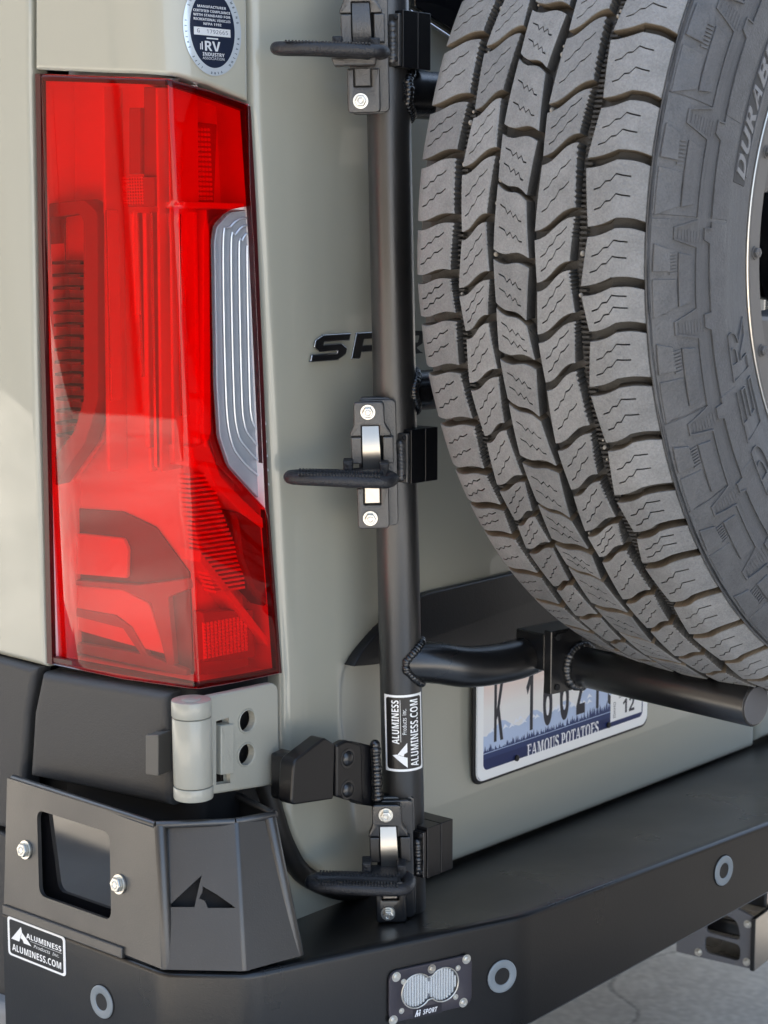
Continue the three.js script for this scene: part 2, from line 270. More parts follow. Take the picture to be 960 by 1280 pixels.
// ---- tail light
{
  const tl = new THREE.Group(); tl.name = 'tail_light'; tl.userData.label = 'tall red tail light wrapped round the corner with a clear reversing lens'; van.add(tl);
  const notch = [[0.0843, 0.1418], [0.0653, 0.1606], [0.0434, 0.1826], [0.0347, 0.2078], [0.0337, 0.2504], [0.0375, 0.3663], [0.0406, 0.3784], [0.0552, 0.39], [0.0804, 0.3935]];
  const rightEdge = [...[[0.082, 0.4753], [0.0804, 0.3941]], ...notch.slice().reverse(), ...[[0.0865, 0.1326], [0.0925, -0.0019]]].map((p, i) => p);
  const sortedRight = rightEdge.sort((a, b) => a[1] - b[1]).map((p, i, a) => [p[0], p[1] + i * 1e-6]);
  part(tl, 'red_lens', patch({ f: (s, b, d) => bodyPt(s, b, d - (s < -0.125 ? 5.5 * (s + 0.125) * (s + 0.125) : 0), 0.006), bot: lensBot, top: lensTop, left: lensLeft, right: sortedRight, r: 0.003, D: 0.006, nu: 90, nv: 120 }), M.redLens);
  const clearOutline = [...notch, ...[[0.0828, 0.3909], [0.0835, 0.1439]]];
  const lensSlab = (pts, r, z0, z1, bev = 0.001) => mapBody(ext(rshape(pts, r), z0, z1, bev));
  // pieces set d behind the glass
  const deep = (pts, d) => pts.map(([a, b]) => (a < 0 ? [a - 0.86 * d, b - 0.19 * d] : [a + 1.15 * d, b - 0.22 * d]));
  { const g = new THREE.ShapeGeometry(rshape(clearOutline.map((p) => [p[0] + 0.0006, p[1]]), 0.003), 6); const q = g.toNonIndexed(); part(tl, 'clear_lens', mapBody(q), M.clearLens); }
  // housing: back wall, rim, and the partitions
  const backWall = (left, right) => patch({ f: (s, b, d) => bodyPt(s, b, d - 0.042, 0.001), bot: lensBot.map((p) => [p[0], p[1] - 0.004]), top: lensTop.map((p) => [p[0], p[1] + 0.004]), left, right, r: 0.002, D: 0.003, nu: 30, nv: 40, roll: '' });
  part(tl, 'housing', backWall(lensLeft.map((p) => [p[0] - 0.004, p[1]]), [[-0.032, 0], [-0.032, 0.5]]), M.housing); part(tl, 'housing', backWall([[0.032, 0], [0.032, 0.5]], lensRight.map((p) => [p[0] + 0.004, p[1]])), M.housing);
  const rim = [];
  const ring = (pts, w, z0, z1) => { for (let i = 0; i < pts.length; i++) { const a = V2(pts[i]), b = V2(pts[(i + 1) % pts.length]), d = b.clone().sub(a).normalize(), n = new THREE.Vector2(-d.y, d.x).multiplyScalar(w); rim.push(mapBody(ext(rshape([[a.x, a.y], [b.x, b.y], [b.x + n.x, b.y + n.y], [a.x + n.x, a.y + n.y]]), z0, z1))); } };
  ring([...lensLeft.map((p) => [p[0] + 0.001, p[1]]).sort((a, b) => b[1] - a[1]), ...lensBot.slice(0, 3).map((p) => [p[0], p[1] + 0.001])].slice(0, 4), 0.003, -0.006, -0.001);
  const loop = [...lensLeft.slice().sort((a, b) => b[1] - a[1]), ...lensBot.slice().sort((a, b) => a[0] - b[0]), ...lensRight.slice().sort((a, b) => a[1] - b[1]), ...lensTop.slice().sort((a, b) => b[0] - a[0])].map(([a, b]) => [a + (a < 0 ? 0.002 : -0.002), b]);
  part(tl, 'housing_wall', loop.map((p, i) => { const q = loop[(i + 1) % loop.length], pos = [], n = 8; for (let k = 0; k < n; k++) { const f = (t, d) => bodyPt(lerp(p[0], q[0], t), lerp(p[1], q[1], t), d, 0.006).toArray(), a = f(k / n, -0.0015), b = f((k + 1) / n, -0.0015), c = f(k / n, -0.043), e = f((k + 1) / n, -0.043); pos.push(...a, ...b, ...c, ...b, ...e, ...c); } const g = new THREE.BufferGeometry(); g.setAttribute('position', new THREE.Float32BufferAttribute(pos, 3)); g.computeVertexNormals(); return boxUV(g); }), M.housing);
  part(tl, 'rim', [...rim,
    lensSlab([...[[0.077, 0.475], [0.0836, 0.4735], [0.0855, 0.3935], [0.087, 0.1422], [0.0943, -0.0021], [0.0889, -0.0013], [0.0825, 0.1399], [0.0807, 0.3663]]], 0, -0.008, -0.0015, 0.0005),
    lensSlab([...[[-0.1435, 0.5009], [-0.0042, 0.4904], [-0.0045, 0.4861], [-0.1384, 0.4956]]], 0, -0.008, -0.002, 0.0005), lensSlab([...[[0.0038, 0.4898], [0.0406, 0.4838], [0.0811, 0.4746], [0.0792, 0.4695], [0.0387, 0.4788], [0.0035, 0.4855]]], 0, -0.008, -0.002, 0.0005),
    lensSlab([...[[-0.1713, -0.0002], [-0.0042, 0.0004], [-0.004, 0.0038], [-0.167, 0.0047]]], 0, -0.008, -0.002, 0.0005), lensSlab([...[[0.0026, -0.0001], [0.0467, -0.0013], [0.0907, -0.0016], [0.0909, 0.0026], [0.0469, 0.0028], [0.0029, 0.0039]]], 0, -0.008, -0.002, 0.0005),
    lensSlab([...[[-0.1439, 0.4965], [-0.1613, 0.2177], [-0.172, 0.004], [-0.168, 0.0046], [-0.1574, 0.2179], [-0.1392, 0.4963]]], 0, -0.006, -0.002, 0.0005)], std(0.05, 0.004, 0.005, 0.35), 'dark red rim round the tail light');
  // forward light guide with ribs
  const guide = deep([[-0.1464, 0.3979], [-0.0982, 0.4012], [-0.0846, 0.3908], [-0.0952, 0.2346], [-0.1137, 0.1966], [-0.1549, 0.1545], [-0.1614, 0.1693]], 0.012);
  const inner = deep([[-0.1398, 0.3874], [-0.1045, 0.391], [-0.0995, 0.3845], [-0.1109, 0.2339], [-0.1242, 0.2061], [-0.1509, 0.1804], [-0.1558, 0.1905]], 0.012);
  { const s = rshape(guide, 0.004); s.holes.push(rshape(inner, 0.003)); part(tl, 'light_guide', mapBody(ext(s, -0.030, -0.012, 0.001)), std(0.34, 0.10, 0.10, 0.35)); }
  const bars = [];
  for (let y = 330; y < 560; y += 15.5) { const k = clamp((y - 330) / 230, 0, 1); bars.push([y, k]); }
  const slat = bars.map(([y, k]) => { const p = guide; const t0 = lerp([[-0.1431, 0.3465]][0][1], [[-0.1539, 0.1906]][0][1], k); const x1 = lerp(-0.108, -0.118, k); return mapBody(ext(rrect(-0.160, t0 - 0.0012, x1 - 0.012, t0 + 0.0012), -0.034, -0.014)); });
  part(tl, 'light_guide_rib', slat, std(0.12, 0.02, 0.02, 0.4));
  part(tl, 'guide_back', lensSlab(guide, 0.004, -0.038, -0.034), M.housing);
  part(tl, 'lamp_strip', lensSlab(deep([[-0.1463, 0.2728], [-0.1387, 0.2731], [-0.141, 0.2324], [-0.1477, 0.232]], 0.03), 0, -0.034, -0.030), M.amber);
  // upper stepped blocks and the vertical ridges between the chambers
  part(tl, 'stepped_block', [lensSlab(deep([[-0.0436, 0.4731], [-0.0316, 0.4726], [-0.0351, 0.4205], [-0.0472, 0.4207]], 0.012), 0.001, -0.036, -0.012), lensSlab(deep([[-0.0491, 0.4183], [-0.0198, 0.4177], [-0.0214, 0.394], [-0.0507, 0.3943]], 0.01), 0.001, -0.036, -0.010), lensSlab(deep([[-0.027, 0.4896], [-0.0085, 0.4888], [-0.013, 0.4188], [-0.0317, 0.4192]], 0.016), 0.001, -0.036, -0.016)], M.housingMid);
  const dots = []; for (let j = 0; j < 9; j++) for (let i = 0; i < 8; i++) dots.push(mapBody(boxUV(new THREE.ConeGeometry(0.0014, 0.002, 4).rotateX(Math.PI / 2).translate(lerp(-0.062, -0.042, i / 7), lerp([[-0.0489, 0.3955]][0][1], [[-0.0475, 0.4157]][0][1], j / 8), -0.009).toNonIndexed())));
  part(tl, 'reflex_grid', dots, M.housing);
  part(tl, 'chamber_wall', [lensSlab([[-0.0061, 0.4868], [-0.0028, 0.4867], [-0.0173, 0.1863], [-0.0208, 0.186]], 0, -0.042, -0.006), lensSlab(deep([[-0.0145, 0.4872], [-0.012, 0.4871], [-0.0265, 0.1791], [-0.03, 0.1788]], 0.012), 0, -0.042, -0.012),
    lensSlab(deep([[-0.0735, 0.4931], [-0.0709, 0.493], [-0.0867, 0.1747], [-0.0913, 0.1744]], 0.02), 0, -0.042, -0.020), lensSlab(deep([[-0.0492, 0.3905], [-0.0458, 0.3904], [-0.0447, 0.3022], [-0.0491, 0.3021]], 0.018), 0, -0.042, -0.018), lensSlab(deep([[-0.0354, 0.3903], [-0.031, 0.3903], [-0.0393, 0.198], [-0.0446, 0.1976]], 0.015), 0, -0.042, -0.015)], M.housing);
  // back facing chambers
  const reflex = (x0, x1, y0, y1, nx, ny, name) => { const a = [[-0.1477, 0.5374]][0]; const g = []; for (let j = 0; j < ny; j++) for (let i = 0; i < nx; i++) { const c = new THREE.ConeGeometry((x1 - x0) / nx * 0.62, 0.003, 4).rotateZ(0).rotateX(Math.PI / 2).rotateZ(Math.PI / 4).toNonIndexed(); c.translate(lerp(x0, x1, (i + 0.5) / nx) + 0.020, lerp(y0, y1, (j + 0.5) / ny) - 0.004, -0.020); g.push(boxUV(c)); } part(tl, name, g.map((q) => mapBody(q)), M.housing); };
  { const q = [[0.0361, 0.4606], [-0.0023, 0.3974]]; reflex(0.002, q[0][0], q[1][1], q[0][1], 10, 16, 'reflex_block'); }
  { const q = [[0.0538, 0.0529], [0.0055, 0.0218]]; reflex(q[1][0], q[0][0], q[1][1], q[0][1], 12, 11, 'reflex_block'); }
  part(tl, 'reflex_base', [lensSlab(deep([[0.0031, 0.4654], [0.0395, 0.4639], [0.0326, 0.3967], [-0.0008, 0.3962]], 0.021), 0.001, -0.034, -0.021), lensSlab(deep([[0.0028, 0.0627], [0.0566, 0.0573], [0.0579, 0.0149], [0.0021, 0.0197]], 0.021), 0.002, -0.034, -0.021)], M.housingMid);
  { const ribs = []; const a = [[-0.0135, 0.1756], [0.0142, 0.1784], [0.0409, 0.1494], [0.0452, 0.1032], [0.0603, 0.063], [0.0073, 0.1143]]
    for (let k = 0; k < 26; k++) { const t = k / 25, y = lerp([[-0.0022, 0.1772]][0][1], [[0.0186, 0.0781]][0][1], t), x0 = lerp(-0.002, 0.020, t * t), x1 = lerp(0.024, 0.052, sstep(0, 1, t)); ribs.push(mapBody(ext(rrect(x0 + 0.016, y - 0.0041, x1 + 0.016, y - 0.0019), -0.030, -0.014, 0.0006))); }
    part(tl, 'ribbed_reflector', ribs, M.housing); }
  part(tl, 'reflector_bowl', lensSlab(deep([[0.0439, 0.1438], [0.0764, 0.1405], [0.0813, 0.0989], [0.0792, 0.0549], [0.0609, 0.0739], [0.0486, 0.1027]], 0.01), 0.004, -0.036, -0.010, 0.004), std(0.22, 0.05, 0.05, 0.3));
  part(tl, 'chamber_wall', [lensSlab(deep([[0.0162, 0.3902], [0.0202, 0.3902], [0.0137, 0.1995], [0.0096, 0.1998]], 0.008), 0, -0.042, -0.008), lensSlab([[0.0355, 0.3904], [0.0378, 0.3727], [0.0308, 0.2113], [0.0251, 0.1986], [0.0226, 0.2119], [0.0313, 0.3726]], 0, -0.042, -0.004),
    lensSlab([[0.015, 0.3964], [0.0771, 0.396], [0.0769, 0.3908], [0.0147, 0.3914]], 0, -0.042, -0.006), lensSlab([[0.012, 0.1996], [0.0287, 0.2029], [0.0404, 0.1735], [0.0631, 0.1513], [0.0847, 0.1328], [0.0844, 0.1246], [0.0592, 0.1422], [0.0349, 0.1647], [0.0245, 0.1868], [0.0144, 0.1824]], 0.001, -0.042, -0.006), lensSlab(deep([[0.0057, 0.1145], [0.0745, 0.0305], [0.0741, 0.0222], [0.0052, 0.1052]], 0.014), 0, -0.042, -0.014)], M.housing);
  const fin = std(0.9, 0.88, 0.86, 0.12, 0.85);  // chrome for fins added in the housing to sparkle through the lens
  part(tl, 'sparkle_fin', [lensSlab(deep([[-0.0423, 0.3904], [-0.0397, 0.3904], [-0.0425, 0.2568], [-0.0451, 0.2567]], 0.016), 0, -0.030, -0.016, 0.0006), lensSlab(deep([[-0.0268, 0.3903], [-0.0242, 0.3902], [-0.0324, 0.1819], [-0.0351, 0.1817]], 0.014), 0, -0.030, -0.014, 0.0006), lensSlab(deep([[-0.0764, 0.3933], [-0.0746, 0.3933], [-0.0805, 0.2354], [-0.0824, 0.2353]], 0.018), 0, -0.032, -0.018, 0.0006), lensSlab(deep([[0.0004, 0.39], [0.0027, 0.39], [-0.0026, 0.2266], [-0.005, 0.2268]], 0.012), 0, -0.03, -0.012, 0.0006)], fin);
  part(tl, 'orange_strip', [lensSlab(deep([[-0.0466, 0.3904], [-0.0444, 0.3904], [-0.047, 0.3073], [-0.0492, 0.3073]], 0.012), 0, -0.020, -0.012), lensSlab(deep([[-0.0411, 0.1979], [-0.0384, 0.198], [-0.0388, 0.1782], [-0.0415, 0.178]], 0.012), 0, -0.020, -0.012)], std(1, 0.75, 0.25, 0.4));
  // lower chambers on the side
  part(tl, 'lower_tray', lensSlab(deep([[-0.1582, 0.1376], [-0.0754, 0.1404], [-0.0384, 0.1302], [-0.0021, 0.0937], [-0.004, 0.0031], [-0.1674, 0.0003]], 0.040), 0.003, -0.0415, -0.040, 0.0005), std(0.22, 0.10, 0.10, 0.4));
  part(tl, 'lower_panel', [lensSlab(deep([[-0.1483, 0.1161], [-0.0771, 0.1172], [-0.0722, 0.1081], [-0.0749, 0.0818], [-0.1436, 0.0787], [-0.1501, 0.0935]], 0.036), 0.003, -0.041, -0.036, 0.0015), lensSlab(deep([[-0.156, 0.0682], [-0.0802, 0.0716], [-0.0499, 0.0627], [-0.0339, 0.0195], [-0.0837, 0.0227], [-0.1553, 0.0291]], 0.036), 0.004, -0.041, -0.036, 0.0015)], M.housing);
  part(tl, 'lower_step', [lensSlab(deep([[-0.1615, 0.0725], [-0.0616, 0.0778], [-0.0059, 0.0893], [-0.0047, 0.08], [-0.028, 0.0707], [-0.0247, 0.0112], [-0.0335, 0.0113], [-0.0481, 0.0629], [-0.0802, 0.0716], [-0.1619, 0.0682]], 0.034), 0.002, -0.041, -0.034, 0.001), lensSlab(deep([[-0.1615, 0.0484], [-0.0912, 0.0475], [-0.0733, 0.0393], [-0.0515, 0.0117], [-0.0588, 0.0107], [-0.0827, 0.0367], [-0.162, 0.0426]], 0.034), 0.001, -0.041, -0.034, 0.001), lensSlab(deep([[-0.1661, 0.0163], [-0.0566, 0.0165], [-0.0107, 0.009], [-0.011, 0.0035], [-0.1648, 0.0079]], 0.034), 0.001, -0.041, -0.034, 0.001)], M.housingMid);
  // reversing lamp: silver tray with nested U ridges
  part(tl, 'reversing_tray', lensSlab([...deep(notch, 0.008), ...deep([[0.0828, 0.3909], [0.0835, 0.1439]], 0.008).map((p) => [p[0] + 0.022, p[1] - 0.004])], 0.003, -0.016, -0.010, 0.001), std(0.34, 0.36, 0.39, 0.4, 0.3));
  { const ridges = []; const base = [[336, 300], [310, 272], [292, 272]];
    for (let k = 0; k < 6; k++) { const o = k * 10; const line = k < 5 ? [...[0].map(() => 0)] : []; }
    const L = [[[0.0918, 0.3845], [0.0666, 0.3856], [0.0529, 0.3778], [0.0457, 0.3663], [0.042, 0.25], [0.0447, 0.207], [0.0563, 0.1862], [0.0845, 0.1629]], [[0.0916, 0.3787], [0.0696, 0.3798], [0.0592, 0.3727], [0.0537, 0.3625], [0.0503, 0.2496], [0.0525, 0.2111], [0.0635, 0.1943], [0.0842, 0.1751]], [[0.0913, 0.3728], [0.0727, 0.3741], [0.0656, 0.3676], [0.0618, 0.3586], [0.0587, 0.2491], [0.0604, 0.2159], [0.0691, 0.2019], [0.0839, 0.1873]], [[0.091, 0.367], [0.0791, 0.3682], [0.0721, 0.3624], [0.0699, 0.3534], [0.0672, 0.2487], [0.0683, 0.2207], [0.0746, 0.2096], [0.0836, 0.1995]], [[0.0898, 0.3604], [0.0839, 0.3611], [0.0794, 0.3559], [0.0781, 0.3468], [0.0757, 0.2482], [0.0763, 0.2269], [0.0803, 0.2199], [0.0835, 0.2143]]];
    for (const l of L) { const c = tube(deep(l, 0.008).map((p) => new THREE.Vector3(p[0], p[1], -0.0085)), 0.0008, 70, 6); ridges.push(mapBody(c.toNonIndexed())); }
    part(tl, 'lens_ridge', ridges, M.silver); }
  part(tl, 'reversing_wall', lensSlab(deep(clearOutline, 0.012).map((p) => [p[0] - 0.0008, p[1]]), 0.004, -0.032, -0.0305), M.housing);
}
// ---- dark plastic along the lower edge
{
  const f = (s, b, d) => bodyPt(s, b, d + 0.006, 0.02);
  const bot = [[-0.3096, -0.1509], [-0.2464, -0.164], [-0.209, -0.163]], top = [[-0.295, -0.0024], [-0.232, -0.0032], [-0.1857, -0.0058]];
  part(van, 'side_cladding', patch({ f, bot: [[-1.2, bot[0][1]], ...bot], top: [[-1.2, top[0][1]], ...top], left: [[-1.2, -1], [-1.2, 1]], right: [[-0.1818, -0.0067], [-0.1953, -0.0488], [-0.2052, -0.106], [-0.2111, -0.1634]], r: 0.006, nu: 60, nv: 20 }), M.plastic);
  part(van, 'side_cladding', patch({ f: (s, b, d) => bodyPt(s, b, d + 0.004, 0.02), bot: [[-1.2, -0.36], [-0.19, -0.36]], top: [[-1.2, bot[0][1] - 0.006], ...bot.map((p) => [p[0], p[1] - 0.006])], left: [[-1.2, -1], [-1.2, 1]], right: [[-0.2, -1], [-0.2, 1]], r: 0.004, nu: 30, nv: 8 }), M.plastic);
  part(van, 'corner_trim', patch({ f, bot: [...[[-0.2003, -0.1081], [-0.1212, -0.1062], [-0.0418, -0.1057]]], top: [...[[-0.174, -0.0093], [-0.0858, -0.0077], [-0.0294, -0.0073]]], left: [[-0.1749, -0.0079], [-0.1892, -0.0479], [-0.1992, -0.1072]], right: [...[[-0.0276, -0.0071], [-0.0285, -0.0515], [-0.0308, -0.1037]]], r: 0.008, nu: 50, nv: 24, D: 0.04 }), M.plastic);
  part(van, 'corner_filler', patch({ f: (s, b, d) => bodyPt(s, b, d - 0.012, 0.02), bot: [[-0.2, -0.24], [0.11, -0.24]], top: [[-0.2, -0.006], [0.11, -0.004]], left: [[-0.17, -1], [-0.17, 1]], right: [[0.088, -1], [0.088, 1]], r: 0.002, nu: 40, nv: 10 }), M.dark);
}
// ---- hinge on the corner under the light
{
  const h = new THREE.Group(); h.name = 'door_hinge'; h.userData.label = 'pale painted door hinge with two round holes in its leaf'; van.add(h);
  const zl = 0.016;
  const leaf = rshape([[-0.0181, 0.9742], [-0.0126, 0.9825], [0.076, 0.9797], [0.0769, 0.8935], [0.07, 0.8908], [-0.0196, 0.9009]], [0.002, 0.006, 0.010, 0.010, 0.004, 0.002]);
  const holes = [[0.0383, 0.9531], [0.0369, 0.9245]];
  for (const p of holes) leaf.holes.push(circ(p[0], p[1], 0.0092));
  leaf.holes.push(rshape([[0.0005, 0.9619], [0.0188, 0.9623], [0.0197, 0.9021], [-0.0005, 0.9047]], 0.001));
  part(h, 'leaf', at(ext(leaf, 0, 0.008, 0.002), 0, 0, 0.013), M.hingePaint);
  for (const p of holes) part(h, 'bolt_hole', [ext((() => { const s = circ(p[0], p[1], 0.0101); s.holes.push(circ(p[0], p[1], 0.0090)); return s; })(), 0.0185, 0.0215, 0.0005)], M.hingePaint);
  part(h, 'hole_back', [box(0.030, 0.075, 0.002, 0.0005, holes[0][0] + 0.004, (holes[0][1] + holes[1][1]) / 2, 0.0005)], M.dark);
  part(h, 'tab', ext(rshape([[0.0049, 0.9563], [0.0205, 0.9545], [0.0198, 0.9124], [0.0042, 0.9145]], 0.001), 0.012, 0.024, 0.001), M.hingePaint);
  const a = V3([...[[-0.026, 0.984]][0], 0.022]), b = V3([...[[-0.025, 0.9019]][0], 0.022]);
  const seg = (t0, t1, r) => rod(a.clone().lerp(b, t0), a.clone().lerp(b, t1), r, 48, 0.0012);
  part(h, 'knuckle', seg(0, 0.17, 0.0163), M.hingePaint); part(h, 'knuckle', seg(0.1745, 0.869, 0.0160), M.hingePaint); part(h, 'knuckle', seg(0.8735, 1, 0.0163), M.hingePaint);
  part(h, 'hinge_pin', rod(a.clone().lerp(b, -0.012), a.clone().lerp(b, 0.02), 0.008, 24), M.hingePaint);
  part(h, 'stop_block', mapBody(ext(rshape([[-0.0422, -0.0411], [-0.0277, -0.0389], [-0.03, -0.0748], [-0.0444, -0.0758]], 0.001), 0.002, 0.018, 0.0008), 0.004), std(0.10, 0.095, 0.085, 0.45));
  part(h, 'arm', [ext(rshape([[-0.0233, 0.9832], [-0.0037, 0.9808], [-0.0039, 0.9688], [-0.0235, 0.9726]]), 0.006, 0.020, 0.002), ext(rshape([[-0.023, 0.9104], [-0.0032, 0.9066], [-0.0034, 0.8972], [-0.0232, 0.901]]), 0.006, 0.020, 0.002)], M.hingePaint);
}
// ---- rear doors
const doorZ = (x) => 0.007 + 0.012 * (1 - Math.exp(-Math.max(0, x - 0.07) / 0.18));
{
  const trimTop = [[0.1686, 0.9772], [0.1793, 0.9877], [0.2053, 1.0046], [0.2386, 1.0208], [0.2671, 1.0278], [0.3445, 1.0283], [0.4208, 1.0288], [0.5743, 1.0277], [0.7999, 1.0231]];
  // pressed recess for the number plate: its left rim runs down from the tip of the trim
  const rimL = interp([...[[0.2053, 1.0046], [0.1793, 0.984], [0.1697, 0.977], [0.1654, 0.9574], [0.1652, 0.9284], [0.1694, 0.9019], [0.1789, 0.8629]], [0.5, 1.2]], 1);
  const trimY = interp(trimTop, 0);
  const f = (x, y, d) => { const rx = rimL(y), ins = Math.min((x - rx) * 1.0, trimY(x) - 0.004 - y, (y - 0.80) * 0.6 + 0.05); return new THREE.Vector3(x, y, doorZ(x) + d - 0.006 * sstep(-0.001, 0.0055, ins) * sstep(0.81, 0.87, y)); };
  part(van, 'rear_door', patch({ f, bot: [[0.0921, 0.8814], [0.0968, 0.861], [0.1077, 0.831], [0.1238, 0.805], [0.1467, 0.7857], [0.212, 0.7607], [0.2934, 0.7546], [0.9356, 0.7514]], top: [[0, 1.93], [0.9, 1.93]], left: [...[[0.0671, 1.5411], [0.0678, 1.4591], [0.0817, 1.2311], [0.0962, 0.9758], [0.0962, 0.8799]], [0.045, 1.93]], right: [[0.893, 0], [0.893, 3]], r: 0.009, nu: 170, nv: 220, D: 0.05 }), M.paint);
  part(van, 'rear_door', patch({ f: (x, y, d) => new THREE.Vector3(x, y, doorZ(x) + d - 0.02 * sstep(1.2, 1.7, x)), bot: [[0.9, 0.757], [1.72, 0.757]], top: [[0.9, 1.93], [1.72, 1.93]], left: [[0.898, 0], [0.898, 3]], right: [[1.72, 0], [1.72, 3]], r: 0.009, nu: 40, nv: 20, D: 0.05 }), M.paint);
  // black handle trim above the recess
  const lower = [[0.7825, 0.9661], [0.5583, 0.9671], [0.3929, 0.9606], [0.2529, 0.9703], [0.1937, 0.9739]];
  part(van, 'door_trim', ext(rshape([...trimTop, ...lower], [0.001, 0.02, 0.02, 0.02, 0.02, 0.02, 0.02, 0.02, 0.002, 0.002, 0.02, 0.02, 0.02, 0.02]), 0.012, 0.0235, 0.0012, 3), M.trimBlack);
  // window
  const w = [...[[0.247, 1.5975], [0.2471, 1.5509], [0.3533, 1.5177], [0.4748, 1.4879], [0.773, 1.4962]], [0.85, 1.86], [0.16, 1.86]];
  const ws = rshape(w, [0.002, 0.002, 0.02, 0.02, 0.02, 0.05, 0.05]);
  part(van, 'door_window', at(ext(ws, 0, 0.006, 0.001), 0, 0, 0.0215), M.glassBlack);
  part(van, 'window_trim', tube([...[[0.2409, 1.5491], [0.2705, 1.5394], [0.2999, 1.5301], [0.3443, 1.5159], [0.3881, 1.5031]]].map((p) => [p[0], p[1] - 0.002, 0.026]), 0.0016, 80, 8), M.chrome);
  // body sill and rubber seal below the door
  part(van, 'rear_sill', [box(1.74, 0.12, 0.05, 0.008, 0.955, 0.715, -0.034)], M.paint);
  part(van, 'sill_corner', at(ext(rshape([[0.07, 0.66], [0.30, 0.66], [0.30, 0.79], [0.07, 0.90]], 0.01), 0, 0.02, 0.004), 0, 0, -0.026), M.paint);
  part(van, 'door_seal', tube([[0.0866, 0.8879], [0.0943, 0.8682], [0.106, 0.8365], [0.1242, 0.8041], [0.147, 0.7833], [0.19, 0.7612], [0.258, 0.7444], [0.3303, 0.7427]].map((p) => [p[0] - 0.006, p[1], -0.002]), 0.0095, 80, 14), M.seal);
}
// ---- raised letters of the badge: black faces with a bright bevel
{
  const H = 0.0215, sl = 0.30, W = 0.0385, y0 = [[0.1272, 1.2479]][0][1], x0 = [[0.1272, 1.2479]][0][0] - 0.001, zf = doorZ(0.16) + 0.0004;
  const T = 0.24; // stroke
  const glyph = {
    S: [[[0, 0], [0.78, 0], [0.98, 0.2], [0.98, 0.44], [0.80, 0.62], [0.26, 0.62], [0.26, 0.76], [1, 0.76], [1, 1], [0.22, 1], [0.02, 0.8], [0.02, 0.56], [0.2, 0.38], [0.74, 0.38], [0.74, 0.24], [0, 0.24]]],
    P: [[[0, 0], [0.24, 0], [0.24, 0.26], [0.8, 0.26], [1, 0.46], [1, 0.82], [0.82, 1], [0, 1]], [[0.24, 0.5], [0.76, 0.5], [0.76, 0.76], [0.24, 0.76]]],
    R: [[[0, 0], [0.24, 0], [0.24, 0.26], [0.5, 0.26], [0.76, 0], [1.04, 0], [0.78, 0.27], [1, 0.46], [1, 0.82], [0.82, 1], [0, 1]], [[0.24, 0.5], [0.76, 0.5], [0.76, 0.76], [0.24, 0.76]]],
    I: [[[0, 0], [0.24, 0], [0.24, 1], [0, 1]]],
    N: [[[0, 0], [0.24, 0], [0.24, 0.62], [0.76, 0], [1, 0], [1, 1], [0.76, 1], [0.76, 0.38], [0.24, 1], [0, 1]]],
    T: [[[0.38, 0], [0.62, 0], [0.62, 0.76], [1, 0.76], [1, 1], [0, 1], [0, 0.76], [0.38, 0.76]]],
    E: [[[0, 0], [1, 0], [1, 0.24], [0.24, 0.24], [0.24, 0.38], [0.94, 0.38], [0.94, 0.62], [0.24, 0.62], [0.24, 0.76], [1, 0.76], [1, 1], [0, 1]]],
  };
  let x = x0; const bd = new THREE.Group(); bd.name = 'model_badge'; van.add(bd);
  for (const ch of 'SPRINTER') {
    const w = ch === 'I' ? W * 1.1 : W * 1.12, m = (p) => [x + p[0] * w + p[1] * H * sl, y0 + p[1] * H];
    const mk = (grow, z0, z1, b) => { const s = rshape(glyph[ch][0].map(m), 0.0008); if (glyph[ch][1]) s.holes.push(rshape(glyph[ch][1].map(m), 0.0008)); return ext(s, z0, z1, b); };
    const L = part(bd, 'letter', at(mk(0, 0, 0.0030, 0.0008), 0, 0, zf), M.badge);
    const outl = rshape(glyph[ch][0].map(m), 0.0008).getPoints(4).map((p) => new THREE.Vector3(p.x, p.y, zf + 0.0016));
    part(L, 'letter_edge', tube(outl, 0.00062, outl.length * 2, 5, true), M.chrome);
    x += (ch === 'I' ? 0.022 : w + 0.0090);
  }
}

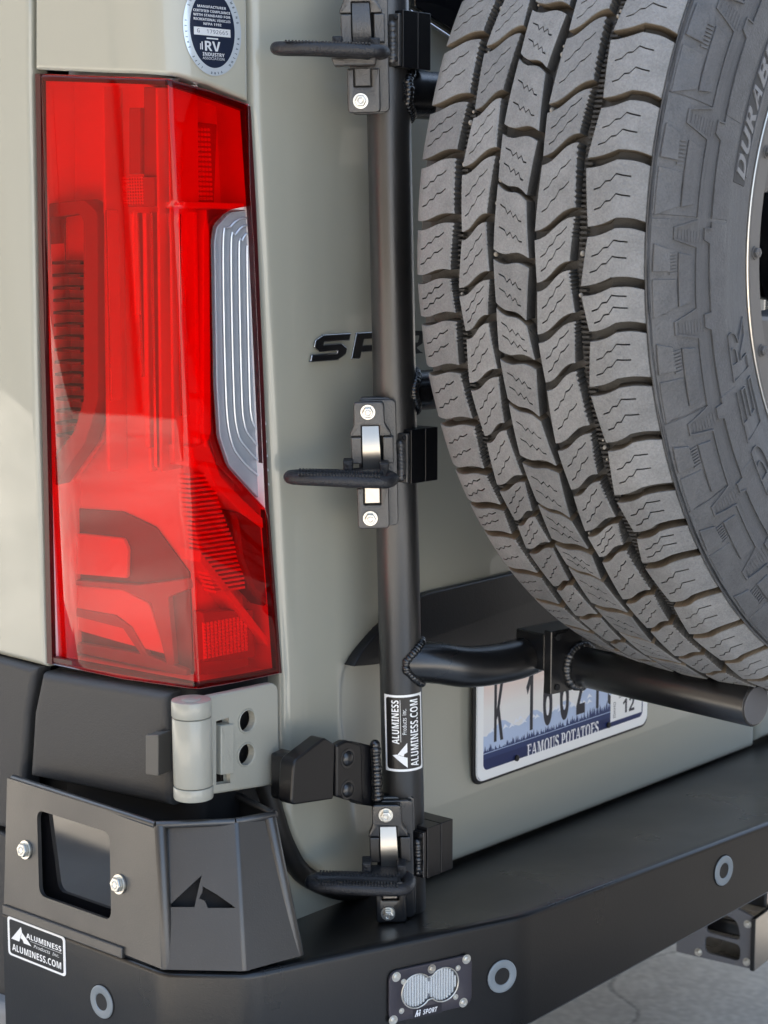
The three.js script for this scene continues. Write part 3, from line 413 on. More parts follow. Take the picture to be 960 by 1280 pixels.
// ================================================================ bumper
const bumper = thing('rear_bumper', 'black powder coated aluminium bumper with a raised corner box under the tail light', 'bumper');
{
  const Y = 0.765, path = [[-0.0605, -0.187], [-0.0625, 0.023], [-0.019, 0.079], [0.2302, 0.1677], [0.62, 0.20], [0.92, 0.203], [1.22, 0.20], [1.61, 0.168], [1.86, 0.079], [1.903, 0.023], [1.901, -0.187]];
  // round each fold of the plate over a small arc
  const P = []; path.forEach((p, i) => { if (!i || i === path.length - 1) { P.push(V2(p)); return; } const c = V2(p), a = V2(path[i - 1]).sub(c).setLength(0.012), b = V2(path[i + 1]).sub(c).setLength(0.012); for (let k = 0; k <= 4; k++) { const t = k / 4; P.push(c.clone().addScaledVector(a, (1 - t) * (1 - t)).addScaledVector(b, t * t)); } });
  const nrm = P.map((p, i) => { const a = P[Math.max(0, i - 1)], b = P[Math.min(P.length - 1, i + 1)], d = b.clone().sub(a).normalize(); return new THREE.Vector2(-d.y, d.x); });
  const sweep = (sec) => { const pos = [], idx = []; P.forEach((p, i) => { for (const [o, y] of sec(i)) pos.push(p.x + nrm[i].x * o, y, p.y + nrm[i].y * o); }); const n = sec(0).length; for (let i = 0; i + 1 < P.length; i++) for (let j = 0; j + 1 < n; j++) { const a = i * n + j; idx.push(a, a + n, a + 1, a + 1, a + n, a + n + 1); } const g = new THREE.BufferGeometry(); g.setAttribute('position', new THREE.Float32BufferAttribute(pos, 3)); g.setIndex(idx); return smoothed(g.toNonIndexed(), 0.35); };
  const low = (i) => { const x = P[i].x; const mid = 0.660 + 0.08 * clamp(Math.min(x, 1.84 - x) - 0.25, 0, 0.4); return lerp(0.575, mid, sstep(0.0, 0.02, P[i].y > 0.05 ? x - 0.0 : -1) * sstep(1.84, 1.82, x)); };
  const lipR = 0.005;
  part(bumper, 'face_plate', sweep((i) => { const y = low(i); const o = [[-0.05, y + 0.004], [-0.012, y], [-0.004, y], [0, y + 0.004], [0, 0.70]]; for (let k = 0; k <= 5; k++) { const a = (k / 5) * Math.PI / 2 * 0.94; o.push([-lipR + lipR * Math.cos(a), Y - lipR + lipR * Math.sin(a)]); } o.push([-0.012, Y - 0.0007]); return o; }), M.powderShaded);
  // top plate sloping down towards the doors
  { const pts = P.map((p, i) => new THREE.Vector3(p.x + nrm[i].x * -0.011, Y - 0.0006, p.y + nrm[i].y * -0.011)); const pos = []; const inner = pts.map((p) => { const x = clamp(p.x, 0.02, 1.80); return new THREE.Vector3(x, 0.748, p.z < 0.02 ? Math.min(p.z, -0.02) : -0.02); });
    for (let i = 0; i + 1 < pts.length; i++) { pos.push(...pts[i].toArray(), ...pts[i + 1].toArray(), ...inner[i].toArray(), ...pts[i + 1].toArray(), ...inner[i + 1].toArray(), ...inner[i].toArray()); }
    const g = new THREE.BufferGeometry(); g.setAttribute('position', new THREE.Float32BufferAttribute(pos, 3)); part(bumper, 'top_plate', smoothed(g, 0.3), M.powderShaded); }
  // raised corner box
  const A = [-0.058, 0.768, -0.188], B = [-0.0637, 0.768, 0.0245], C = [-0.0231, 0.768, 0.0767], D = [0.0352, 0.768, 0.0894];
  const A2 = [-0.040, 0.88, -0.197], B2 = [-0.0488, 0.88, 0.0025], C2 = [0, 0.88, 0.046], D2 = [0.0356, 0.88, 0.058], E = [0.075, 0.768, -0.02], E2 = [0.060, 0.88, -0.03];
  const L = planeOf(A, B, B2), Mm = planeOf(A.map((v, i) => B[i]), C, C2), R = planeOf(C, D, C2), S = planeOf(D, E, D2);
  const loc = (m, p) => { const q = V3(p).applyMatrix4(m.clone().invert()); return [q.x, q.y]; };
  const bx = new THREE.Group(); bx.name = 'corner_box'; bumper.add(bx);
  const foldR = 0.006, facet = (m, pts, holes, bev = 0, cuts = [0, 0]) => { const q = pts.map((p) => loc(m, p)); q[0][0] += cuts[0]; q[3][0] += cuts[0]; q[1][0] -= cuts[1]; q[2][0] -= cuts[1]; const s = rshape(q, 0); for (const h of holes) s.holes.push(h); return placed(ext(s, -0.004, 0, bev, 2), m); };
  const nOf = (m) => new THREE.Vector3().setFromMatrixColumn(m, 2), bend = (a, b) => { const th = nOf(a).angleTo(nOf(b)); return { t: foldR * Math.tan(th / 2), off: nOf(a).add(nOf(b)).multiplyScalar(-foldR / (1 + nOf(a).dot(nOf(b)))) }; };
  const win = [[0.0355, 0.0943], [0.1337, 0.0949], [0.1445, 0.0232], [0.0478, 0.0219]];
  part(bx, 'side_plate', facet(L, [A, B, B2, A2], [rshape(win, 0.009)], 0, [0, bend(L, Mm).t]), M.powder);
  const eml = [[0.0015, 0.0493], [0.0287, 0.0752], [0.0236, 0.0497]], emr = [[0.0299, 0.0663], [0.0416, 0.0601], [0.0575, 0.0496], [0.0347, 0.0492], [0.0319, 0.0549], [0.0273, 0.0567], [0.0298, 0.0618]];
  part(bx, 'middle_plate', facet(Mm, [B, C, C2, B2], [rshape(eml), rshape(emr)], 0, [bend(L, Mm).t, bend(Mm, R).t]), M.powder);
  part(bx, 'rear_plate', facet(R, [C, D, D2, C2], [], 0, [bend(Mm, R).t, bend(R, S).t]), M.powder);
  part(bx, 'end_plate', facet(S, [D, E, E2, D2], [], 0, [bend(R, S).t, 0]), M.powder);
  part(bx, 'emblem_backing', [placed(ext(rshape([[-0.0017, 0.0467], [-0.0028, 0.0772], [0.0586, 0.0783], [0.0595, 0.0478]]), -0.012, -0.010), Mm)], M.dark, 'black cut-out mountain emblem in the corner box');
  // folded lip along the top and rounded folds
  part(bx, 'fold', [[B, B2, L, Mm], [C, C2, Mm, R], [D, D2, R, S]].map(([p, q, a, b]) => { const o = bend(a, b).off; return rod(V3(p).add(o), V3(q).add(o), foldR, 40); }), M.powder);
  const lipPts = [A2, B2, C2, D2, E2].map(V3), mid = new THREE.Vector3(0.06, 0.88, -0.12);
  part(bx, 'top_lip', lipPts.slice(0, -1).map((p, i) => { const q = lipPts[i + 1]; return rod(p.clone().lerp(mid, 0.02).setY(0.8795), q.clone().lerp(mid, 0.02).setY(0.8795), 0.0032, 16); }), M.powder);
  { const py = 0.055, m = L.clone().multiply(new THREE.Matrix4().makeTranslation(0, py, -0.0105)).multiply(new THREE.Matrix4().makeRotationX(0.062)); // the pane leans less than the plate
    part(bx, 'window_pane', placed(ext(rshape([[-0.0085, 0.0981], [0.1421, 0.1021], [0.1542, 0.0196], [0.0046, 0.011]].map((p) => [p[0], p[1] - py]), 0.004), -0.002, 0), m), M.glassBlack, 'glossy black pane set behind the window of the corner box'); }
  for (const p of [[0.0254, 0.0569], [0.1519, 0.0559]]) part(bx, 'bolt', placed(boltHead(0.0082, 0.006), L.clone().multiply(new THREE.Matrix4().makeTranslation(p[0], p[1], 0.0003))), M.zinc);
  // base strip under the side plate
  part(bx, 'base_strip', placed(ext(rshape([[0.001, 0.0029], [0.163, 0.0057], [0.1641, -0.0034], [0.002, -0.0054]], 0.001), -0.002, 0.003, 0.001), L), M.powder);
  // round sensors
  const FL = planeOf([-0.0605, 0.765, -0.187], [-0.0625, 0.765, 0.023]), FA = planeOf([-0.019, 0.765, 0.079], [0.2302, 0.765, 0.1677]), FS = planeOf([0.2302, 0.765, 0.1677], [0.62, 0.765, 0.20]);
  const sensor = (m, p, r) => { const g = new THREE.Group(); g.name = 'parking_sensor'; bumper.add(g); const mm = m.clone().multiply(new THREE.Matrix4().makeTranslation(p[0], p[1], 0));
    const prof = [[r * 0.50, 0.0006], [r * 0.55, 0.0016], [r * 0.62, 0.002], [r * 0.94, 0.0018], [r, 0.0012], [r, 0]]; const lg = new THREE.LatheGeometry(prof.map(V2), 40).rotateX(Math.PI / 2); part(g, 'ring', placed(smoothed(lg, 0.5), mm), M.sensor);
    part(g, 'gasket', placed(ext(circ(0, 0, r * 1.07), 0, 0.0006, 0.0002, 1, 32), mm), M.dark); part(g, 'disc', placed(ext(circ(0, 0, r * 0.53), 0, 0.0009, 0.0002, 1, 24), mm), M.trimBlack); };
  sensor(FL, [[0.1334, -0.0463]][0], 0.0142); sensor(FA, [[0.2417, -0.0504]][0], 0.0148); sensor(FS, [[0.2977, -0.0308]][0], 0.0150);

  // ---- auxiliary lamp let into the face
  const lamp = thing('auxiliary_lamp', 'flush LED lamp with two round lenses in the black bumper face', 'lamp'); lamp.applyMatrix4(FA);
  const c = [[0.1291, -0.0235], [0.2093, -0.0222], [0.2089, -0.0685], [0.1245, -0.0685]], cx = (c[0][0] + c[1][0] + c[2][0] + c[3][0]) / 4, cy = (c[0][1] + c[1][1] + c[2][1] + c[3][1]) / 4;
  const w = (c[1][0] + c[2][0] - c[0][0] - c[3][0]) / 4, h = (c[0][1] + c[1][1] - c[2][1] - c[3][1]) / 4;
  const pl = rrect(cx - w, cy - h, cx + w, cy + h, 0.010); const l1 = [[0.1538, -0.0448]][0], l2 = [[0.18, -0.0444]][0], lr = 0.0150;
  const lobes = () => { const s = new THREE.Shape(); s.absarc(l1[0], l1[1], lr, 0.75, Math.PI * 2 - 0.75, false); s.absarc(l2[0], l2[1], lr, Math.PI + 0.75, Math.PI * 3 - 0.75, false); s.closePath(); return s; };
  pl.holes.push(lobes());
  part(lamp, 'bezel', ext(pl, 0.0004, 0.0036, 0.0009, 3, 20), std(0.055, 0.050, 0.060, 0.35, 0.3));
  part(lamp, 'reflector', ext(lobes(), 0.0002, 0.0006, 0, 1, 20), std(0.25, 0.26, 0.28, 0.35, 0.4));
  const fl = []; for (const q of [l1, l2]) for (let k = -5; k <= 5; k++) { const xx = k * 0.00265, hh = Math.sqrt(Math.max(0, lr * lr * 0.9 - xx * xx)); fl.push(at(new THREE.CylinderGeometry(0.0013, 0.0013, hh * 2, 8).toNonIndexed(), q[0] + xx, q[1], 0.0010)); }
  part(lamp, 'fluted_lens', fl.map(boxUV), std(0.88, 0.87, 0.84, 0.16, 0.8));
  { const s = lobes(); const g = new THREE.ShapeGeometry(s, 20); g.translate(0, 0, 0.0030); part(lamp, 'lens', g, M.clearLens); }
  { const o = lobes().getPoints(20).map((p) => new THREE.Vector3(p.x, p.y, 0.0037)); part(lamp, 'lens_ring', tube(o, 0.0006, 120, 6, true), M.zinc); }
  for (const p of [[0.1345, -0.0281], [0.2041, -0.0262], [0.2011, -0.0647], [0.1315, -0.0657]]) part(lamp, 'screw', at(boltHead(0.0042, 0.0016, false), p[0] - 0.001, p[1], 0.0035), M.zinc);
  for (const p of [[0.1416, -0.0338], [0.1956, -0.0325], [0.1934, -0.058], [0.1397, -0.0593]]) part(lamp, 'screw', at(boltHead(0.0025, 0.0012, false), p[0] - 0.001, p[1], 0.0035), M.zinc);
  { const p = [[0.1692, -0.0279]][0]; part(lamp, 'vent_plug', at(boltHead(0.0040, 0.002, true), p[0] - 0.001, p[1], 0.0035), M.steel); }
  { const q = [[0.1503, -0.0612], [0.1781, -0.0613], [0.1781, -0.0678], [0.1503, -0.0676]], x0 = q[0][0], x1 = q[1][0], yy = (q[0][1] + q[2][1]) / 2, hh = 0.0045;
    const cv = canvasOf(512, 128, (g, W, H) => { g.clearRect(0, 0, W, H); g.fillStyle = '#26232a'; g.fillRect(0, 0, W, H); g.fillStyle = '#e8e8ea'; g.font = 'italic bold 84px sans-serif'; g.fillText('SPORT', 165, 96, 330);
      g.beginPath(); g.moveTo(20, 104); g.lineTo(60, 24); g.lineTo(88, 24); g.lineTo(70, 60); g.lineTo(96, 60); g.lineTo(74, 104); g.lineTo(52, 104); g.lineTo(64, 78); g.lineTo(48, 78); g.lineTo(38, 104); g.closePath(); g.fill(); g.fillRect(104, 24, 22, 22); g.beginPath(); g.moveTo(104, 52); g.lineTo(126, 52); g.lineTo(112, 104); g.lineTo(90, 104); g.closePath(); g.fill(); });
    const g = new THREE.PlaneGeometry(x1 - x0, hh * 2); g.translate((x0 + x1) / 2, yy, 0.0041); part(lamp, 'lettering', g, textMat(cv)); }

  // ---- sticker on the left wing
  const q = [[0.0077, -0.0054], [0.0849, 0.0017], [0.0867, -0.0349], [0.0095, -0.0394]], X0 = Math.min(q[0][0], q[3][0]), X1 = Math.max(q[1][0], q[2][0]), T = (q[0][1] + q[1][1]) / 2, Bt = (q[2][1] + q[3][1]) / 2;
  const st = thing('brand_sticker', 'rounded black and white maker sticker on the bumper below the corner box window', 'sticker'); st.applyMatrix4(FL);
  const hx = (X1 - X0) / 2, hy = (T - Bt) / 2, g = new THREE.ShapeGeometry(rrect(X0, Bt, X1, T, 0.004), 6); uvSpan(g, X0, Bt, X1, T); g.translate(0, 0, 0.0007);
  part(st, 'print', g, textMat(canvasOf(1024, 640, (c2, W, H) => drawMaker(c2, W, H))));
  const r2 = ext(rrect(X0, Bt, X1, T, 0.004), 0.0001, 0.0006, 0.0001, 1); part(st, 'backing', r2, std(0.8, 0.8, 0.8, 0.5));
}
function mountain(g, x, y, w, h) { // the two-peaked mark of the maker
  const P = (pts) => { g.beginPath(); pts.forEach(([a, b], i) => g[i ? 'lineTo' : 'moveTo'](x + a * w, y + b * h)); g.closePath(); g.fill(); };
  P([[0, 1], [0.5, 0], [0.54, 0.28], [0.4, 1]]); P([[0.53, 0.33], [0.74, 0.62], [1, 1], [0.62, 1], [0.56, 0.80], [0.46, 0.74], [0.5, 0.55]]);
}
function drawMaker(g, W, H) {
  g.fillStyle = '#f2f2f0'; g.fillRect(0, 0, W, H); g.fillStyle = '#1b1b1b'; g.beginPath(); g.roundRect(W * 0.035, H * 0.055, W * 0.93, H * 0.89, 40); g.fill();
  g.fillStyle = '#f2f2f0'; mountain(g, W * 0.06, H * 0.16, W * 0.36, H * 0.40);
  g.font = 'bold 120px sans-serif'; g.fillText('ALUMINESS', W * 0.33, H * 0.40, W * 0.61); g.font = 'italic 74px sans-serif'; g.fillText('Products  Inc.', W * 0.45, H * 0.575, W * 0.48);
  g.fillRect(W * 0.40, H * 0.435, W * 0.54, 6); g.font = 'bold 150px sans-serif'; g.fillText('ALUMINESS.COM', W * 0.075, H * 0.85, W * 0.86);
}

// ================================================================ licence plate
{
  const x0 = 0.3504, y0 = 0.829, W = 0.302, H = 0.152, z = 0.020;
  const lp = thing('license_plate', 'white Idaho plate with red sky and blue forest beneath the carrier tube', 'license plate');
  const cv = canvasOf(1536, 772, (g, w, h) => {
    const gr = g.createLinearGradient(0, 0, 0, h); gr.addColorStop(0, '#d23a3a'); gr.addColorStop(0.20, '#e0605c'); gr.addColorStop(0.38, '#eed9d0'); gr.addColorStop(0.55, '#eceae6'); gr.addColorStop(1, '#dfe4ee'); g.fillStyle = gr; g.fillRect(0, 0, w, h);
    let sd = 5; const rr = () => { sd = (sd * 16807) % 2147483647; return sd / 2147483647; };
    g.fillStyle = '#b7c7e2'; g.beginPath(); g.moveTo(0, h); g.lineTo(0, h * 0.69); for (let i = 0; i <= 40; i++) g.lineTo(w * i / 40, h * (0.66 + 0.03 * Math.sin(i * 0.9) + 0.03 * rr() - (i > 22 ? 0.07 : 0))); g.lineTo(w, h); g.fill();
    g.fillStyle = '#e8ecf4'; for (let i = 0; i < 30; i++) { const X = rr() * w, Y = h * (0.64 + 0.04 * rr()); g.beginPath(); g.moveTo(X, Y); g.lineTo(X + 30, Y + 24); g.lineTo(X + 8, Y + 18); g.lineTo(X - 20, Y + 26); g.fill(); }
    g.fillStyle = '#2a3a66'; g.fillRect(0, h * 0.825, w, h * 0.175); for (let i = 0; i < 150; i++) { const X = i * w / 148 + rr() * 8, t = h * (0.765 + 0.05 * rr() - 0.08 * (i > 70 ? (i - 70) / 80 : 0)); g.beginPath(); g.moveTo(X, t); g.lineTo(X + 9, h * 0.82); g.lineTo(X - 9, h * 0.82); g.fill(); }
    g.fillStyle = '#1d2a58'; g.fillRect(0, h * 0.86, w, h * 0.14);
    g.fillStyle = '#22222c'; const ch = (t, X, sx) => { g.save(); g.translate(X, h * 0.765); g.scale(sx, 1.6); g.font = 'bold 270px sans-serif'; g.fillText(t, 0, 0); g.restore(); };
    ch('K', 125, 0.52); 'J662133'.split('').forEach((t, i) => ch(i === 0 ? '1' : t, 395 + i * 148, 0.62));
    g.fillStyle = '#f3f3f3'; g.font = 'bold 92px serif'; g.fillText('FAMOUS POTATOES', w * 0.27, h * 0.945, w * 0.42);
    g.fillStyle = '#f0f0ee'; g.fillRect(w * 0.76, h * 0.70, w * 0.2, h * 0.2); g.fillStyle = '#23232a'; g.font = 'bold 110px sans-serif'; g.fillText('12', w * 0.835, h * 0.865); g.font = '30px sans-serif'; g.fillText('IDAHO', w * 0.81, h * 0.745);
    g.save(); g.translate(w * 0.792, h * 0.88); g.rotate(-Math.PI / 2); g.fillText('IDAHO', 0, 0); g.restore();
    g.strokeStyle = '#f4f4f2'; g.lineWidth = 60; g.beginPath(); g.roundRect(22, 22, w - 44, h - 44, 66); g.stroke();
  });
  part(lp, 'backing', ext(rrect(x0 - 0.003, y0 - 0.003, x0 + W + 0.003, y0 + H + 0.003, 0.013), z - 0.004, z - 0.0012, 0.0005), M.trimBlack);
  part(lp, 'plate', ext(rrect(x0, y0, x0 + W, y0 + H, 0.012), z - 0.001, z + 0.0004, 0.0005), std(0.78, 0.78, 0.76, 0.4));
  const g = new THREE.ShapeGeometry(rrect(x0 + 0.0008, y0 + 0.0008, x0 + W - 0.0008, y0 + H - 0.0008, 0.0115), 8); uvSpan(g, x0, y0, x0 + W, y0 + H); g.translate(0, 0, z + 0.0008); part(lp, 'print', g, textMat(cv, { roughness: 0.45 }));
  for (const [u, v] of [[0.21, 0.08], [0.745, 0.09]]) part(lp, 'screw', at(ext(circ(0, 0, 0.0032), 0, 0.002, 0.0006), x0 + W * u, y0 + H * v, z + 0.001), M.badge);
}
// ================================================================ oval sticker beside the top of the light
{
  const q = [[0.0456, 0.5311], [0.0169, 0.5289], [0.075, 0.5332], [0.0436, 0.4952], [0.0475, 0.5667]], cx = q[0][0], cy = q[0][1], rx = (q[2][0] - q[1][0]) / 2, ry = (q[4][1] - q[3][1]) / 2;
  const st = thing('certification_sticker', 'oval silver and navy certification sticker on the corner above the tail light', 'sticker');
  const cv = canvasOf(640, 1024, (g, w, h) => {
    g.fillStyle = '#c9d2d8'; g.fillRect(0, 0, w, h); const gr = g; gr.fillStyle = '#2b3346'; g.beginPath(); g.ellipse(w / 2, h / 2, w * 0.385, h * 0.415, 0, 0, 7); g.fill();
    g.fillStyle = '#f0f3f5'; g.textAlign = 'center'; g.font = 'bold 40px sans-serif'; ['MANUFACTURER', 'CERTIFIED COMPLIANCE', 'WITH STANDARD FOR', 'RECREATIONAL VEHICLES', 'NFPA 1192'].forEach((t, i) => g.fillText(t, w / 2, h * (0.275 + i * 0.046), w * 0.64));
    g.fillRect(w * 0.18, h * 0.485, w * 0.63, h * 0.085); g.fillStyle = '#3a4254'; g.font = '58px monospace'; g.fillText('G  1792665', w / 2, h * 0.545, w * 0.56);
    g.fillStyle = '#f0f3f5'; g.fillRect(w * 0.39, h * 0.592, w * 0.2, h * 0.014); g.font = 'bold 150px sans-serif'; g.fillText('RV', w * 0.48, h * 0.735, w * 0.34); g.font = 'bold 54px sans-serif'; g.fillText('INDUSTRY', w * 0.5, h * 0.79, w * 0.38); g.font = '40px sans-serif'; g.fillText('ASSOCIATION', w * 0.5, h * 0.828, w * 0.38);
    g.fillRect(w * 0.30, h * 0.64, 12, h * 0.085); g.fillRect(w * 0.275, h * 0.66, 8, h * 0.065);
    g.font = 'bold 34px sans-serif'; g.fillStyle = '#39414e'; const rim = 'ELECTRICAL  PLUMBING  HEATING  FIRE  LIFE SAFETY  '; for (let i = 0; i < rim.length; i++) { const a = (i / rim.length) * Math.PI * 2 - 2.6; g.save(); g.translate(w / 2 + Math.cos(a) * w * 0.435, h / 2 + Math.sin(a) * h * 0.46); g.rotate(Math.atan2(Math.sin(a) * 0.62, Math.cos(a)) + Math.PI / 2); g.fillText(rim[i], 0, 0); g.restore(); }
  });
  const g = new THREE.RingGeometry(0.0001, 1, 96, 24); g.scale(rx, ry, 1); uvSpan(g, -rx, -ry, rx, ry); g.translate(cx, cy, 0.0007);
  part(st, 'print', mapBody(g.toNonIndexed(), 0.035), textMat(cv, { roughness: 0.18, metalness: 0.45 }));
}

// ================================================================ tyre carrier
const carrier = thing('tire_carrier', 'black steel swing carrier of welded round tubes standing before the rear door', 'tire carrier');
const PA = V3([0.168, 1.4554, 0.065]), PB = V3([0.1855, 0.9324, 0.065]), poleDir = PA.clone().sub(PB).normalize(), poleR = 0.0184;
const poleAt = (y) => PB.clone().addScaledVector(poleDir, (y - PB.y) / poleDir.y);
function weld(points, r, n) { // a row of overlapping ripples
  const c = new THREE.CatmullRomCurve3(points, false), out = [];
  for (let i = 0; i < n; i++) { const t = clamp((i + 0.5 + (rnd() - 0.5) * 0.35) / n, 0, 1), p = c.getPointAt(t), d = c.getTangentAt(t), k = 0.86 + 0.22 * rnd(); const s = new THREE.SphereGeometry(1, 12, 8); s.scale(r * k, r * k, r * 0.95); s.applyQuaternion(new THREE.Quaternion().setFromUnitVectors(new THREE.Vector3(0, 0, 1), d)); s.translate(p.x, p.y, p.z); out.push(boxUV(s.toNonIndexed())); }
  return out;
}
function saddle(base, dir, R, r, grow) { // curve where a tube of radius r leaves the pole along dir
  const side = new THREE.Vector3().crossVectors(dir, poleDir).normalize(), o = [];
  for (let k = 0; k <= 32; k++) { const a = (k / 32) * Math.PI * 2, u = Math.cos(a) * (r + grow), v = Math.sin(a) * (r + grow), dd = Math.sqrt(Math.max(0, (R + grow) * (R + grow) - Math.min(u * u, R * R))); o.push(base.clone().addScaledVector(dir, dd).addScaledVector(side, u).addScaledVector(poleDir, v)); }
  return o;
}
{
  part(carrier, 'pole', rod(poleAt(0.756), poleAt(1.95), poleR, 48, 0.004), M.powder);
  // lower arm
  const y0 = 0.986, base = poleAt(y0);
  const armPts = [base.clone(), new THREE.Vector3(0.204, 0.984, 0.088), new THREE.Vector3(0.230, 0.978, 0.1015), new THREE.Vector3(0.270, 0.9745, 0.106), new THREE.Vector3(0.313, 0.973, 0.104), new THREE.Vector3(0.362, 0.972, 0.092)];
  part(carrier, 'lower_arm', tube(armPts, 0.0182, 70, 36), M.powderGloss);
  const d0 = armPts[1].clone().sub(armPts[0]).normalize();
  part(carrier, 'weld_bead', weld(saddle(base, d0, poleR, 0.0182, 0.0006), 0.0038, 44), M.powderGloss);
  // bracket and stub bar
  const b0 = new THREE.Vector3(0.338, 0.967, 0.148), b1 = new THREE.Vector3(0.3126, 0.967, 0.343);
  const zax = b1.clone().sub(b0).normalize(), xax = new THREE.Vector3(0, 1, 0).cross(zax).normalize(), yax = zax.clone().cross(xax);
  const bm = basis(b0, xax, yax, zax);
  part(carrier, 'bracket_plate', placed(ext(rrect(-0.038, -0.021, 0.004, 0.037, 0.001), -0.009, 0.0, 0.0008), bm), M.powderGloss);
  part(carrier, 'bracket_back', placed(ext(rrect(-0.034, -0.002, 0.055, 0.032, 0.002), -0.048, -0.012, 0.001), bm), M.powderGloss);
  part(carrier, 'stub_bar', rod(b0, b1, 0.0182, 48, 0.0016), M.powderGloss);
  part(carrier, 'end_cap', rod(b1.clone().addScaledVector(zax, -0.0004), b1.clone().addScaledVector(zax, 0.0012), 0.0160, 40, 0.0006), std(0.10, 0.10, 0.105, 0.5));
  part(carrier, 'weld_bead', weld(Array.from({ length: 33 }, (_, k) => b0.clone().addScaledVector(xax, Math.cos(k * 0.19635) * 0.019).addScaledVector(yax, Math.sin(k * 0.19635) * 0.019).addScaledVector(zax, 0.0018)), 0.0042, 36), M.powder);
  for (const [u, v] of [[-0.030, 0.031], [-0.030, -0.015]]) part(carrier, 'set_screw', placed(ext(circ(u, v, 0.003), 0, 0.0015, 0.0004), bm), M.dark);
  // upper and middle arms that run behind the wheel
  for (const [px, len, rr] of [[[[0.198, 1.4668]][0], 0.42, 0.0200], [[[0.2042, 1.2179]][0], 0.42, 0.0172]]) {
    const c = poleAt(px[1] + 0.004), dir = new THREE.Vector3(0.98, 0.0, 0.18).normalize();
    part(carrier, 'upper_arm', tube([c, c.clone().addScaledVector(dir, len * 0.4), c.clone().addScaledVector(dir, len)], rr, 30, 32), M.powderGloss);
    part(carrier, 'weld_bead', weld(saddle(c, dir, poleR, rr, 0.0008), 0.0042, 44), M.powderGloss);
  }
  part(carrier, 'mounting_plate', [box(0.22, 0.22, 0.010, 0.004, 0.47, 1.35, 0.155), box(0.05, 0.56, 0.05, 0.006, 0.45, 1.22, 0.12), rod([0.47, 1.35, 0.15], [0.455, 1.347, 0.27], 0.05)], M.powder);
  // bracket to the hinge side: welded gusset, bolted plate, rounded block
  const zz = 0.052;
  part(carrier, 'gusset', ext(rshape([[0.1341, 0.9215], [0.1657, 0.9106], [0.1656, 0.8556], [0.1339, 0.8666]], 0.002), 0.048, 0.058, 0.0015), M.blackGloss);
  part(carrier, 'hinge_plate', ext(rshape([[0.1052, 0.925], [0.1174, 0.9274], [0.138, 0.9196], [0.14, 0.8649], [0.105, 0.8801]], [0.002, 0.004, 0.004, 0.004, 0.002]), 0.052, 0.0605, 0.002), M.blackGloss);
  for (const p of [[0.1194, 0.9108], [0.1193, 0.8832]]) { const g = new THREE.SphereGeometry(0.0068, 20, 12, 0, 6.283, 0, 1.57).rotateX(Math.PI / 2).scale(1, 1, 0.6); part(carrier, 'hinge_bolt', [at(smoothed(g.toNonIndexed(), 0.7), p[0], p[1], 0.0605), at(ext(circ(0, 0, 0.0088), 0, 0.001, 0.0003), p[0], p[1], 0.0600)], M.powderGloss); }
  part(carrier, 'hinge_block', [ext(rshape([[0.0529, 0.9223], [0.0912, 0.9349], [0.1042, 0.9266], [0.1019, 0.8787], [0.0497, 0.8853]], [0.006, 0.003, 0.002, 0.002, 0.006]), 0.044, 0.0600, 0.0016, 2), ext(rshape([[0.0604, 0.9218], [0.075, 0.9236], [0.0745, 0.8762], [0.06, 0.8838]], 0.003), 0.026, 0.042, 0.0016, 2)], M.blackGloss);
  { const a = [[0.1554, 0.9171]][0], b = [[0.1585, 0.8661]][0]; part(carrier, 'weld_bead', weld([new THREE.Vector3(a[0] - 0.002, a[1], 0.062), new THREE.Vector3(b[0] - 0.002, b[1], 0.062)], 0.0052, 15), M.powderGloss); }
}
// sticker wrapped round the pole
{
  const st = thing('brand_sticker', 'upright black and white maker sticker wrapped round the carrier pole', 'sticker');
  const yT = [[0.1621, 0.9599]][0][1], yB = [[0.1644, 0.8911]][0][1], h = yT - yB, c = poleAt((yT + yB) / 2);
  const toCam = new THREE.Vector3(-0.757, 0, 0.653), th = Math.atan2(toCam.x, toCam.z), span = 2.05;
  const cv = canvasOf(640, 1440, (g, W, H) => { g.fillStyle = '#f1f1ef'; g.fillRect(0, 0, W, H); g.fillStyle = '#1c1a19'; g.beginPath(); g.roundRect(34, 44, W - 68, H - 88, 50); g.fill(); g.save(); g.translate(0, H); g.rotate(-Math.PI / 2); g.fillStyle = '#f1f1ef';
    mountain(g, 70, 130, 470, 220); g.font = 'bold 150px sans-serif'; g.fillText('ALUMINESS', 520, 235, 830); g.font = '82px sans-serif'; g.fillText('Products  inc.', 690, 345, 640); g.fillRect(560, 255, 790, 6); g.font = 'bold 190px sans-serif'; g.fillText('ALUMINESS.COM', 80, 540, 1275); g.restore(); });
  const g = new THREE.CylinderGeometry(poleR + 0.0005, poleR + 0.0005, h, 40, 1, true, th - span / 2 + 0.14, span);
  g.applyQuaternion(new THREE.Quaternion().setFromUnitVectors(new THREE.Vector3(0, 1, 0), poleDir)); g.translate(c.x, c.y, c.z);
  part(st, 'print', g, textMat(cv, { roughness: 0.3 }));
}

